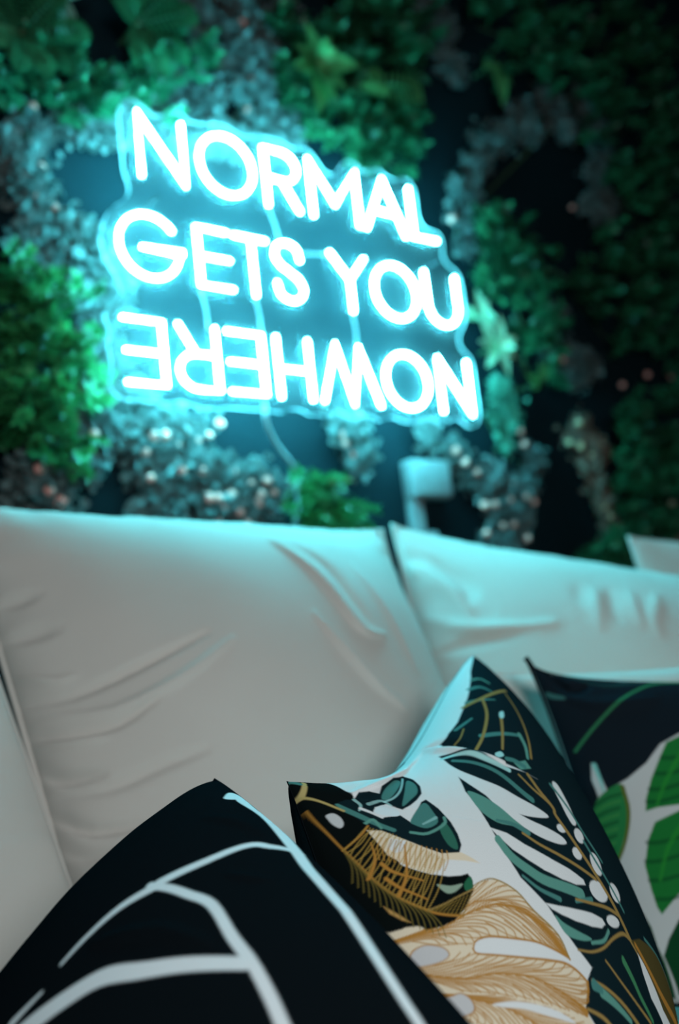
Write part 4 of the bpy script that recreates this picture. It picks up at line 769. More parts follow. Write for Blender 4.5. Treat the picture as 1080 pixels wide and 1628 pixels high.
SIGN_BOARD = [(0.913,1.307),(0.904,1.309),(0.893,1.311),(0.884,1.313),(0.872,1.314),(0.861,1.313),(0.852,1.311),(0.840,1.310),(0.828,1.310),(0.816,1.310),(0.804,1.310),(0.792,1.310),(0.780,1.310),(0.768,1.311),(0.760,1.314),(0.752,1.318),(0.747,1.325),(0.743,1.333),(0.743,1.343),(0.746,1.352),(0.749,1.361),(0.750,1.372),(0.748,1.382),(0.746,1.392),(0.746,1.404),(0.749,1.413),(0.750,1.424),(0.749,1.435),(0.746,1.444),(0.743,1.452),(0.744,1.462),(0.749,1.469),(0.754,1.476),(0.761,1.481),(0.768,1.486),(0.773,1.493),(0.777,1.501),(0.778,1.512),(0.776,1.522),(0.772,1.530),(0.768,1.538),(0.763,1.545),(0.758,1.553),(0.755,1.561),(0.751,1.569),(0.749,1.580),(0.747,1.589),(0.747,1.599),(0.750,1.608),(0.752,1.618),(0.755,1.627),(0.759,1.635),(0.763,1.643),(0.768,1.650),(0.774,1.656),(0.780,1.662),(0.787,1.667),(0.794,1.672),(0.800,1.678),(0.805,1.685),(0.809,1.693),(0.810,1.704),(0.808,1.714),(0.805,1.723),(0.803,1.732),(0.802,1.744),(0.802,1.756),(0.802,1.768),(0.802,1.780),(0.802,1.792),(0.802,1.804),(0.802,1.816),(0.802,1.828),(0.802,1.840),(0.804,1.850),(0.807,1.859),(0.811,1.867),(0.818,1.872),(0.826,1.876),(0.836,1.877),(0.844,1.874),(0.852,1.870),(0.858,1.864),(0.866,1.860),(0.876,1.858),(0.887,1.859),(0.895,1.863),(0.902,1.868),(0.909,1.873),(0.918,1.876),(0.927,1.877),(0.936,1.874),(0.944,1.870),(0.953,1.867),(0.964,1.866),(0.975,1.867),(0.984,1.870),(0.993,1.873),(1.003,1.875),(1.012,1.877),(1.024,1.877),(1.033,1.875),(1.043,1.873),(1.052,1.870),(1.061,1.867),(1.072,1.866),(1.082,1.868),(1.090,1.872),(1.099,1.875),(1.108,1.877),(1.120,1.878),(1.132,1.878),(1.144,1.878),(1.156,1.877),(1.165,1.875),(1.175,1.873),(1.184,1.871),(1.196,1.871),(1.205,1.873),(1.213,1.877),(1.223,1.877),(1.231,1.874),(1.239,1.869),(1.244,1.862),(1.250,1.856),(1.255,1.849),(1.260,1.842),(1.267,1.837),(1.276,1.835),(1.287,1.835),(1.295,1.839),(1.302,1.844),(1.308,1.850),(1.313,1.857),(1.318,1.864),(1.324,1.870),(1.331,1.875),(1.340,1.877),(1.350,1.876),(1.357,1.871),(1.365,1.867),(1.373,1.863),(1.384,1.863),(1.393,1.865),(1.400,1.870),(1.408,1.874),(1.416,1.877),(1.426,1.876),(1.434,1.872),(1.442,1.868),(1.450,1.864),(1.460,1.862),(1.470,1.864),(1.478,1.868),(1.487,1.871),(1.496,1.873),(1.505,1.871),(1.513,1.867),(1.519,1.861),(1.524,1.854),(1.526,1.844),(1.526,1.832),(1.526,1.820),(1.526,1.808),(1.526,1.796),(1.527,1.785),(1.531,1.777),(1.536,1.770),(1.543,1.765),(1.552,1.763),(1.564,1.762),(1.575,1.761),(1.583,1.757),(1.589,1.751),(1.593,1.743),(1.594,1.732),(1.592,1.722),(1.590,1.712),(1.592,1.702),(1.596,1.694),(1.602,1.688),(1.610,1.684),(1.618,1.680),(1.625,1.675),(1.631,1.669),(1.636,1.662),(1.638,1.652),(1.638,1.640),(1.638,1.628),(1.638,1.616),(1.638,1.604),(1.638,1.592),(1.637,1.580),(1.635,1.571),(1.633,1.561),(1.630,1.552),(1.626,1.544),(1.621,1.537),(1.616,1.530),(1.611,1.523),(1.607,1.515),(1.607,1.504),(1.609,1.495),(1.614,1.488),(1.621,1.483),(1.628,1.478),(1.634,1.472),(1.638,1.464),(1.641,1.455),(1.642,1.444),(1.642,1.432),(1.642,1.420),(1.642,1.408),(1.642,1.396),(1.642,1.384),(1.642,1.372),(1.642,1.360),(1.642,1.348),(1.641,1.337),(1.638,1.328),(1.634,1.320),(1.628,1.314),(1.620,1.310),(1.612,1.308),(1.604,1.310),(1.595,1.313),(1.588,1.318),(1.581,1.323),(1.572,1.325),(1.560,1.325),(1.551,1.323),(1.544,1.318),(1.537,1.313),(1.528,1.310),(1.520,1.308),(1.512,1.310),(1.504,1.314),(1.497,1.319),(1.488,1.321),(1.476,1.321),(1.467,1.319),(1.459,1.315),(1.450,1.312),(1.440,1.310),(1.429,1.309),(1.421,1.308),(1.412,1.309),(1.401,1.311),(1.392,1.314),(1.383,1.317),(1.372,1.317),(1.363,1.315),(1.355,1.311),(1.346,1.308),(1.338,1.308),(1.329,1.311),(1.321,1.315),(1.312,1.317),(1.300,1.317),(1.291,1.315),(1.283,1.311),(1.274,1.308),(1.267,1.309),(1.258,1.312),(1.250,1.316),(1.240,1.318),(1.228,1.318),(1.218,1.316),(1.210,1.312),(1.201,1.309),(1.194,1.308),(1.184,1.310),(1.173,1.309),(1.166,1.308),(1.156,1.310),(1.148,1.314),(1.139,1.317),(1.128,1.318),(1.117,1.317),(1.108,1.314),(1.100,1.310),(1.092,1.308),(1.084,1.309),(1.072,1.310),(1.060,1.310),(1.048,1.310),(1.036,1.310),(1.024,1.310),(1.012,1.310),(1.000,1.310),(0.988,1.310),(0.976,1.310),(0.964,1.309),(0.955,1.307),(0.944,1.306),(0.932,1.306),(0.920,1.306)]

CLUSTERS = [
    ('boxwood_spray', 'box', 'teal green boxwood spray with tiny leaves at the upper left corner, below the fern',
        [(0.627,1.929,0.074), (0.695,1.913,0.067), (0.780,1.925,0.062), (0.901,1.972,0.064), (1.022,2.069,0.060), (0.939,1.943,0.050)], 85, 0.070,
        []),
    ('flowering_garland', 'coin', 'grey green garland arching over the dark wall gap left of the topmost word',
        [(0.621,1.772,0.039), (0.682,1.835,0.037), (0.755,1.860,0.034), (0.825,1.872,0.038), (0.874,1.917,0.042), (0.928,1.918,0.035)], 70, 0.050,
        [(0.683,0.036,1.873)]),
    ('flowering_garland', 'coin', 'hazy grey garland with scattered pink buds above the letters of the topmost word',
        [(0.958,1.916,0.064), (1.024,2.002,0.074), (1.092,2.078,0.084), (1.164,2.173,0.087), (1.201,2.066,0.078), (1.090,1.922,0.066), (1.222,1.970,0.069), (1.238,2.242,0.082), (1.106,2.212,0.079)], 150, 0.040,
        [(1.169,0.040,2.201), (1.166,0.040,2.160), (1.142,0.040,2.058), (1.179,0.040,2.073), (0.982,0.040,2.072), (1.077,0.040,1.997), (1.162,0.040,1.999), (1.023,0.040,2.051), (1.219,0.040,2.140)]),
    ('flowering_garland', 'coin', 'grey green garland curving down the left edge, beside the middle word',
        [(0.636,1.746,0.041), (0.668,1.718,0.039), (0.700,1.677,0.038), (0.732,1.629,0.045), (0.772,1.606,0.051), (0.793,1.555,0.051), (0.677,1.601,0.044), (0.732,1.551,0.044), (0.775,1.486,0.050), (0.788,1.417,0.050), (0.765,1.356,0.043)], 150, 0.050,
        [(0.691,0.036,1.760), (0.664,0.036,1.730), (0.677,0.036,1.703), (0.711,0.036,1.687), (0.726,0.036,1.611), (0.732,0.036,1.613), (0.763,0.036,1.538), (0.775,0.036,1.515), (0.605,0.036,1.520), (0.747,0.036,1.335)]),
    ('boxwood_bush', 'bushbox', 'bushy bright green boxwood clump at the left edge, level with the lowest word',
        [(0.629,1.527,0.055), (0.684,1.512,0.055), (0.613,1.435,0.071), (0.678,1.432,0.060), (0.708,1.378,0.048), (0.629,1.349,0.070), (0.681,1.309,0.059), (0.613,1.272,0.058), (0.666,1.253,0.058), (0.697,1.222,0.035)], 210, 0.100,
        []),
    ('flowering_garland', 'coin', 'grey green garland hanging in a column at the lower left, under the bushy boxwood',
        [(0.723,1.273,0.054), (0.667,1.215,0.047), (0.731,1.228,0.042), (0.642,1.160,0.033), (0.668,1.139,0.033), (0.644,1.112,0.029)], 75, 0.050,
        [(0.646,0.024,1.205), (0.680,0.024,1.151), (0.674,0.024,1.143), (0.748,0.024,1.269), (0.659,0.024,1.167)]),
    ('flowering_garland', 'coin', 'grey garland forking under the lowest word, thick with pale pink berries',
        [(0.806,1.336,0.043), (0.840,1.303,0.049), (0.769,1.264,0.036), (0.861,1.257,0.043), (0.911,1.229,0.040), (0.955,1.200,0.040), (1.001,1.183,0.048), (1.049,1.165,0.058), (1.095,1.184,0.042), (1.029,1.115,0.051), (0.995,1.128,0.044), (0.950,1.285,0.025), (0.993,1.306,0.019), (0.833,1.362,0.037)], 190, 0.050,
        [(0.865,0.024,1.271), (0.887,0.024,1.274), (0.935,0.024,1.285), (0.954,0.024,1.268), (1.007,0.024,1.302), (0.910,0.024,1.257), (0.845,0.024,1.241), (0.851,0.024,1.193), (0.961,0.024,1.210), (1.028,0.024,1.210), (0.968,0.024,1.158), (0.990,0.024,1.157), (1.019,0.024,1.164), (1.086,0.024,1.166), (1.080,0.024,1.149), (1.118,0.024,1.170), (0.984,0.024,1.112), (1.032,0.024,1.130), (1.049,0.024,1.109), (1.016,0.024,1.094), (0.982,0.024,1.279), (0.916,0.024,1.209), (1.067,0.024,1.186), (1.000,0.024,1.139), (1.104,0.024,1.193)]),
    ('flowering_garland', 'coin', 'short grey garland branch hanging straight down, left of the berry thick fork',
        [(0.871,1.205,0.020), (0.872,1.170,0.022), (0.873,1.135,0.027), (0.846,1.112,0.024), (0.895,1.114,0.025)], 42, 0.035,
        [(0.875,0.039,1.150), (0.860,0.039,1.194)]),
    ('potted_boxwood', 'bigbox', 'bright green leafy plant rising behind the big back cushion, below the hanging cord',
        [(1.156,1.144,0.026), (1.188,1.183,0.027), (1.217,1.157,0.036), (1.195,1.115,0.040), (1.276,1.138,0.018), (1.279,1.112,0.019)], 46, 0.080,
        []),
    ('hanging_garland', 'coin', 'small tapering tuft of grey leaves hanging under the middle of the lowest word',
        [(1.343,1.323,0.034), (1.351,1.293,0.031), (1.352,1.263,0.023), (1.353,1.235,0.013)], 34, 0.035,
        [(1.321,0.039,1.300), (1.341,0.039,1.259), (1.327,0.039,1.282), (1.346,0.039,1.235), (1.371,0.039,1.347)]),
    ('flowering_garland', 'coin', 'diagonal grey garland with blush berries falling to the right of the white socket box',
        [(1.577,1.317,0.033), (1.636,1.287,0.031), (1.687,1.247,0.034), (1.754,1.203,0.040), (1.823,1.157,0.062), (1.790,1.104,0.056), (1.758,1.051,0.047), (1.878,1.205,0.033), (1.914,1.270,0.030)], 120, 0.050,
        [(1.875,0.024,1.333), (1.882,0.024,1.302), (1.750,0.024,1.197), (1.713,0.024,1.148), (1.748,0.024,1.150), (1.890,0.024,1.157), (1.766,0.024,1.099), (1.707,0.024,1.082), (1.804,0.024,1.102), (1.820,0.024,1.206), (1.699,0.024,1.225), (1.847,0.024,1.068), (1.697,0.024,1.039), (1.801,0.024,1.018), (1.805,0.024,1.161), (1.865,0.024,1.169), (1.666,0.024,1.249), (1.640,0.024,1.276)]),
    ('trailing_creeper', 'coingreen', 'trailing creeper of round green leaves below the succulent, at the right end of the sign',
        [(1.828,1.448,0.030), (1.843,1.409,0.033), (1.808,1.367,0.036), (1.828,1.328,0.030), (1.855,1.378,0.023), (1.831,1.289,0.020)], 42, 0.060,
        []),
    ('boxwood_vine', 'darkbox', 'dim green vine of small leaves climbing beyond the right end of the sign',
        [(1.853,1.882,0.049), (1.861,1.800,0.049), (1.923,1.760,0.056), (1.971,1.699,0.057), (1.937,1.830,0.045), (1.991,1.617,0.049), (1.974,1.532,0.043), (1.999,1.476,0.031), (1.798,1.707,0.034), (1.931,1.560,0.034)], 95, 0.080,
        []),
    ('boxwood_tangle', 'darkbox', 'tangle of teal foliage tucked between the topmost word and the fern frond above it',
        [(1.278,2.041,0.055), (1.340,1.990,0.055), (1.418,2.033,0.057), (1.490,2.012,0.066), (1.574,2.049,0.059), (1.541,2.097,0.051), (1.543,1.978,0.041), (1.444,1.954,0.040), (1.607,2.001,0.030)], 95, 0.050,
        []),
    ('flowering_garland', 'coin', 'faint grey garland zigzagging in the dark to the upper right of the sign',
        [(1.823,1.935,0.039), (1.783,1.960,0.032), (1.846,2.025,0.040), (1.887,2.095,0.040), (1.969,2.151,0.047), (2.080,2.207,0.059), (2.200,2.276,0.057), (2.251,2.261,0.049), (1.791,1.878,0.038), (1.764,1.790,0.034)], 85, 0.045,
        [(1.744,0.038,1.868), (1.986,0.038,2.168)]),
    ('flowering_garland', 'coin', 'faint grey garland strand dropping from the top edge, right of the middle',
        [(1.785,2.425,0.061), (1.793,2.366,0.045), (1.793,2.313,0.030), (1.829,2.289,0.037)], 42, 0.045,
        []),
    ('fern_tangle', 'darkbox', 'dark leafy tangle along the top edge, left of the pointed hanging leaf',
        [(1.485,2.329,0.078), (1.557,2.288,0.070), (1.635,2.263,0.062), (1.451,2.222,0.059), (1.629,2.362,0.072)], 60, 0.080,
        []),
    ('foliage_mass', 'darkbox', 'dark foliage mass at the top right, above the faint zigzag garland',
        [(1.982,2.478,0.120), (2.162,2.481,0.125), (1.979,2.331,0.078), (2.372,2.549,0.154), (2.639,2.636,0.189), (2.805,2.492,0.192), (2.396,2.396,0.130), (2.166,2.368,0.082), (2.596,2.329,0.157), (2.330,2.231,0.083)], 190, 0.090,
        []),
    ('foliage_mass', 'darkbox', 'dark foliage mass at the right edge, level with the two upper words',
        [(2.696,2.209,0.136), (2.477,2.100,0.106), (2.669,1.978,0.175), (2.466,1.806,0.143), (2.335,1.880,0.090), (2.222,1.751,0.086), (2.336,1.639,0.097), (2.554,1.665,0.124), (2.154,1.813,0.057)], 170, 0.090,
        []),
    ('flowering_garland', 'coin', 'dim mauve strand dropping down the dark wall near the right edge',
        [(2.384,2.345,0.047), (2.410,2.263,0.043), (2.409,2.193,0.042), (2.383,2.109,0.046), (2.386,2.032,0.054), (2.325,2.020,0.036)], 55, 0.045,
        [(2.346,0.038,2.039), (2.652,0.038,2.067), (2.238,0.038,1.998)]),
    ('flowering_garland', 'coin', 'dim grey sprays scattered on the dark wall right of the succulent',
        [(2.050,1.562,0.045), (2.139,1.553,0.037), (2.215,1.535,0.041), (2.091,1.635,0.040), (2.054,1.700,0.033), (2.140,1.501,0.026)], 45, 0.045,
        [(2.334,0.029,1.491), (2.463,0.029,1.532), (2.584,0.029,1.539), (2.087,0.029,1.539)]),
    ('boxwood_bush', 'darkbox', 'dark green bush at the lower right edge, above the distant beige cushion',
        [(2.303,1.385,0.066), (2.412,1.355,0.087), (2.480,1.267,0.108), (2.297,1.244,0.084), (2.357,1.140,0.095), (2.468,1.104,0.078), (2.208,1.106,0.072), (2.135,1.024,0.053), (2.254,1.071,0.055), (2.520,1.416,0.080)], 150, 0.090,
        []),
    ('flowering_garland', 'coinbrown', 'brown garland with ochre berries running down towards the distant beige cushion',
        [(2.119,1.345,0.036), (2.178,1.314,0.040), (2.153,1.262,0.036), (2.168,1.211,0.029), (2.175,1.160,0.029), (2.198,1.110,0.033), (2.231,1.075,0.027), (2.140,1.381,0.027)], 60, 0.045,
        [(2.117,0.029,1.369), (2.066,0.029,1.316), (2.108,0.029,1.308), (2.196,0.029,1.319), (2.147,0.029,1.283), (2.169,0.029,1.148), (2.190,0.029,1.123), (2.488,0.029,1.159)]),
    ('dried_garland', 'coinbrown', 'dried brown tuft at the right edge, just above the distant beige cushion',
        [(2.427,1.051,0.035), (2.493,1.072,0.035), (2.530,1.035,0.044)], 24, 0.045,
        []),
    ('creeping_fern', 'darkbox', 'low dark green sprig clump behind the right back cushion',
        [(2.108,0.994,0.049), (2.189,1.000,0.040), (2.040,0.972,0.031), (2.006,0.989,0.026), (2.159,1.042,0.039)], 40, 0.060,
        []),
    ('boxwood_tangle', 'darkbox', 'green tuft beside the lime leaves, right of the pink budded garland',
        [(1.281,2.139,0.040), (1.299,2.077,0.045), (1.431,2.130,0.036), (1.281,2.208,0.041), (1.409,2.233,0.042)], 50, 0.050,
        []),
]


# ---------------------------------------------------------------- the setting
WALL_Y = .07                                          # face of the planted wall
def structure(name, lo, hi, mat):
    o = Mesh().box(lo, hi).build(name, mat, smooth=False); o['kind'] = 'structure'; return o
structure('wall_back', (-2.2, WALL_Y, 0), (5.2, WALL_Y + .12, 3.6), M['wall'])
structure('floor', (-2.2, -4.2, -.08), (5.2, WALL_Y + .12, 0), M['floor'])

structure('ceiling', (-2.2, -4.2, 3.6), (5.2, WALL_Y + .12, 3.7), M['wall'])

# ---------------------------------------------------------------- sofa
sofa = thing('sofa', 'long pale beige upholstered sofa under the cushions, against the planted wall', 'sofa', (1.0, -.55, 0))
def part(name, parent, lo, hi, bevel, mat):
    m = Mesh().box(Vector(lo) - parent.location, Vector(hi) - parent.location, bevel); return m.build(name, mat, parent)
part('base', sofa, (-1.2, -1.30, .08), (2.9, -.12, .22), .02, M['sofa'])
part('seat_cushion', sofa, (-1.19, -1.32, .22), (.70, -.30, .38), .045, M['sofa'])
part('seat_cushion', sofa, (.705, -1.32, .22), (2.9, -.30, .38), .045, M['sofa'])
part('backrest', sofa, (-1.2, -.30, .22), (2.9, -.12, .70), .04, M['sofa'])
for x in (-1.1, .8, 2.8):
    for y in (-1.2, -.2):
        part('leg', sofa, (x - .03, y - .03, 0), (x + .03, y + .03, .08), .004, M['steel'])

# ---------------------------------------------------------------- cushions and pillows
def grid_faces(nu, nv, flip):
    i = np.arange(nv - 1)[:, None] * nu + np.arange(nu - 1)[None, :]
    q = np.stack([i, i + 1, i + 1 + nu, i + nu], -1).reshape(-1, 4)
    return q[:, ::-1] if flip else q

def grid_mesh(name, P, nu, nv, flip, mat, colors=None):
    f = grid_faces(nu, nv, flip); me = bpy.data.meshes.new(name)
    me.vertices.add(len(P)); me.vertices.foreach_set('co', P.astype(np.float32).ravel())
    me.loops.add(f.size); me.loops.foreach_set('vertex_index', f.astype(np.int32).ravel())
    me.polygons.add(len(f)); me.polygons.foreach_set('loop_start', np.arange(0, f.size, 4, dtype=np.int32))
    me.update(calc_edges=True); me.validate()
    me.polygons.foreach_set('use_smooth', np.ones(len(f), bool))
    if colors is not None:
        a = me.color_attributes.new('print', 'FLOAT_COLOR', 'POINT')
        a.data.foreach_set('color', np.hstack([colors, np.ones((len(P), 1))]).astype(np.float32).ravel())
    me.materials.append(mat); return me

def cover(spec, nu, nv, side, name, mat, parent, shapes=None, base=None):
    u, v = np.meshgrid(spaced(nu), spaced(nv)); u = u.ravel(); v = v.ravel()
    P = pillow_points(spec, u, v, side)
    c = [np.array(k) for k in spec['corners']]
    flip = side > 0
    colors = None
    if shapes is not None:
        q = np.stack([u * np.linalg.norm(c[1] - c[0]), v * np.linalg.norm(c[3] - c[0])], -1)
        colors = paint(q, base, shapes)
    return link(name, grid_mesh(name, P - np.array(parent.location), nu, nv, flip, mat, colors), parent)

def rim(spec, n=60):
    t = np.linspace(0, 1, n); z = np.zeros(n); o = np.ones(n)
    u = np.concatenate([t, o[1:], t[::-1][1:], z[1:]]); v = np.concatenate([z, t[1:], o[1:], t[::-1][1:]])
    return pillow_points(dict(spec, thick=0, pucker=0, rumple=0, creases=()), u, v, 1)

def soft_thing(name, key, label, category, n, mat_front, mat_back, piping, mat_pipe, shapes=None, base=None, group=None, back_shapes=None):
    s = PILLOWS[key]; c = np.array(s['corners']); low = c[np.argmin(c[:, 2])]
    t = thing(name, label, category, tuple(np.round([c[:, 0].mean(), c[:, 1].mean(), low[2]], 4)), group)
    cover(s, n, n, 1, 'front_cover', mat_front, t, shapes, base)
    cover(s, 70, 70, -1, 'back_cover', mat_back, t, back_shapes, base)
    r = rim(s) - np.array(t.location)
    Mesh().tube([tuple(p) for p in r], piping, 6).build('piping', mat_pipe, t)
    return t

B = M['beige']; G = 'beige back cushions along the sofa'
soft_thing('back_cushion', 'left', 'big pale beige back cushion in the middle, creased, its top lit cyan by the sign', 'cushion', 260, B, B, .0045, B, group=G)
soft_thing('back_cushion', 'right', 'pale beige back cushion slumping to the right, half hidden behind the dark palm pillow', 'cushion', 200, B, B, .0045, B, group=G)
soft_thing('back_cushion', 'near', 'pale beige back cushion at the left edge, only its right border in view', 'cushion', 120, B, B, .002, B, group=G)
soft_thing('back_cushion', 'far', 'distant beige cushion at the right edge under the dark bush, one corner in view', 'cushion', 100, B, B, .003, B, group=G)
soft_thing('lumbar_cushion', 'lumbar', 'small beige cushion wedged between the white leaf pillow and the dark palm pillow', 'cushion', 120, B, B, .004, B)
TG = 'printed throw pillows'
soft_thing('throw_pillow', 'dark', 'dark navy throw pillow with large green palm leaves at the right edge', 'pillow', 380, M['print'], M['white_cloth'], .0025, M['black_cloth'], PRINT_DARK, (.50, .50, .49), TG)
soft_thing('throw_pillow', 'white', 'white throw pillow printed with striped monstera and orange veined leaves', 'pillow', 560, M['print'], M['print'], .0005, M['black_cloth'], PRINT_WHITE, (.68, .675, .67), TG,
           [('P', [(-.02, .30), (.34, .30), (.34, .60), (-.02, .60)], (.006, .016, .02), 0, 0, 1)])
soft_thing('throw_pillow', 'black', 'black throw pillow crossed by thin white geometric lines, nearest in front', 'pillow', 480, M['print'], M['black_cloth'], .002, M['black_cloth'], PRINT_BLACK, (.004, .006, .0075), TG)

# ---------------------------------------------------------------- neon sign
SY = -.07                                             # plane of the tubes, off the wall
sign = thing('neon_sign', 'glowing cyan neon sign on a clear contour-cut board, its last word upside down', 'sign', (1.19, SY, 1.30))
def sheet(parent):
    n = len(SIGN_BOARD); y0, y1 = SY + .007, SY + .013
    v = [(x, y0, z) for x, z in SIGN_BOARD] + [(x, y1, z) for x, z in SIGN_BOARD]
    mesh_object('backboard', local(parent, v), [list(range(n)), list(range(2 * n - 1, n - 1, -1))], M['sheet'], parent, smooth=False)
    mesh_object('board_edge', local(parent, v), [[i, n + i, n + (i + 1) % n, (i + 1) % n] for i in range(n)], M['sheet_edge'], parent)
sheet(sign)
for ch, strokes in SIGN_LETTERS:
    m = Mesh()
    for s in strokes: m.tube(local(sign, [(x, SY, z) for x, z in s]), .0035, 8)
    m.build('letter', M['tube'], sign)
for (x0, z0), (x1, z1) in (((1.108, 1.726), (1.128, 1.655)), ((.9365, 1.530), (.945, 1.456)), ((1.0565, 1.530), (1.062, 1.456)), ((1.296, 1.530), (1.297, 1.456)), ((1.175, 1.64), (1.245, 1.65))):
    Mesh().tube(local(sign, [(x0, SY + .004, z0), ((x0 + x1) / 2 + .003, SY + .004, (z0 + z1) / 2), (x1, SY + .004, z1)]), .0022, 6).build('wire', M['sheet_edge'], sign)
for x, z in ((.86, 1.69), (1.57, 1.69), (.80, 1.37), (1.56, 1.37)):
    Mesh().tube(local(sign, [(x, SY + .004, z), (x, WALL_Y - .002, z)]), .003, 10).build('standoff', M['dark_steel'], sign)

cord = thing('power_cord', 'thin pale power cord drooping from the sign down behind the leafy plant', 'cord', (1.06, -.055, 1.0))
cpts = smooth(np.array([(1.059, -0.058, 1.320), (1.064, -0.050, 1.295), (1.086, -0.030, 1.274), (1.128, 0.000, 1.249), (1.162, 0.020, 1.232), (1.187, 0.040, 1.215), (1.199, 0.058, 1.156), (1.195, 0.060, 1.091), (1.30, .060, .98), (1.46, .060, .95)]), 5)
Mesh().tube(local(cord, cpts), .0044, 8).build('cable', M['cord'], cord)

# ---------------------------------------------------------------- socket, trunking, plug
sock = thing('socket_box', 'white surface-mounted socket box on the dark wall below the sign', 'socket', (1.5571, 0.0700, 1.1687))
Mesh().box(local(sock, [(1.5017, 0.0300, 1.1656)])[0], local(sock, [(1.6177, 0.0690, 1.2534)])[0], .005).build('back_box', M['plastic'], sock)
Mesh().box(local(sock, [(1.5059, 0.0240, 1.1698)])[0], local(sock, [(1.6135, 0.0295, 1.2492)])[0], .0025).build('face_plate', M['plastic'], sock)
for dx in (1.5215, 1.5989):
    Mesh().tube(local(sock, [(dx, 0.0245, 1.2095), (dx, 0.0225, 1.2095)]), .003, 8).build('screw', M['plastic'], sock)
trk = thing('cable_trunking', 'narrow white cable trunking running down from the socket box', 'trunking', (1.5205, 0.0700, 0.6932))
Mesh().box(local(trk, [(1.5048, 0.0480, 0.6932)])[0], local(trk, [(1.5404, 0.0690, 1.1651)])[0], .002).build('channel', M['plastic'], trk)
Mesh().box(local(trk, [(1.5080, 0.0440, 0.6953)])[0], local(trk, [(1.5372, 0.0475, 1.1635)])[0], .0015).build('cover_strip', M['plastic'], trk)
plug = thing('cable_clip', 'small white cable clip on the wall just above the right back cushion', 'clip', (1.5539, 0.0700, 1.0747))
Mesh().box(local(plug, [(1.5435, 0.0420, 1.0642)])[0], local(plug, [(1.5707, 0.0690, 1.0924)])[0], .004).build('clip_body', M['plastic'], plug)
Mesh().tube(local(plug, [(1.5571, 0.0420, 1.0799), (1.5571, 0.0360, 1.0799)]), .005, 8).build('clip_button', M['plastic'], plug)

# ---------------------------------------------------------------- planting on the wall
R = random.Random(11)
def rnd_dir(fwd=1.0):
    return Vector((R.gauss(0, 1), -fwd + R.gauss(0, .6), R.gauss(0, 1))).normalized()

def coin_mesh(name, mat, n=22, spread=.026, r0=.0055, r1=.0095):
    m = Mesh()
    for _ in range(n):
        c = Vector((R.gauss(0, spread * .55), -abs(R.gauss(0, .010)) - .002, R.gauss(0, spread * .55)))
        m.disc(c, rnd_dir(1.1), R.uniform(r0, r1))
    m.tube([(0, .004, 0), (R.gauss(0, .008), -.006, R.gauss(0, .008))], .0012, 5)
    return m.mesh(name, mat)

def box_mesh(name, mat, n=18, size=1.0):
    m = Mesh(); d = Vector((R.gauss(0, .35), -1, R.gauss(0, .35))).normalized(); L = .045 * size
    m.tube([(0, .004, 0), tuple(d * L * .5), tuple(d * L)], .0012, 5)
    for k in range(n):
        f = .15 + .85 * k / n; a = k * 2.4; side = d.orthogonal().normalized(); side.rotate(Matrix.Rotation(a, 3, d))
        dirn = (side * (1.1 - .7 * f) + d * (.3 + .8 * f)).normalized()
        m.leaf(d * L * f, dirn, d, R.uniform(.016, .024) * size, R.uniform(.009, .012) * size, .15, .15)
    return m.mesh(name, mat)

SPRIGS = {
    'coin': [coin_mesh('sprig', M['leaf_coin']) for _ in range(6)],
    'coingreen': [coin_mesh('sprig', M['leaf_coin_green'], 12, .022, .005, .009) for _ in range(4)],
    'coinbrown': [coin_mesh('sprig', M['leaf_brown'], 20, .024, .005, .009) for _ in range(4)],
    'box': [box_mesh('sprig', M['leaf_box']) for _ in range(6)],
    'bushbox': [box_mesh('sprig', M['leaf_bush'], 18, .92) for _ in range(5)],
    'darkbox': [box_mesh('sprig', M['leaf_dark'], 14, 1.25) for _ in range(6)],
    'bigbox': [box_mesh('sprig', M['leaf_bright'], 14, 1.15) for _ in range(4)],
}
def berry_mesh(name, mat):
    bm = bmesh.new(); bmesh.ops.create_icosphere(bm, subdivisions=2, radius=.0092)
    for v in bm.verts: v.co *= 1 + .06 * math.sin(v.co.x * 900 + v.co.z * 700)
    m = Mesh(); m.take(bm); return m.mesh(name, mat)
BERRY = berry_mesh('berry', M['berry']); BERRY_O = berry_mesh('berry', M['berry_ochre'])

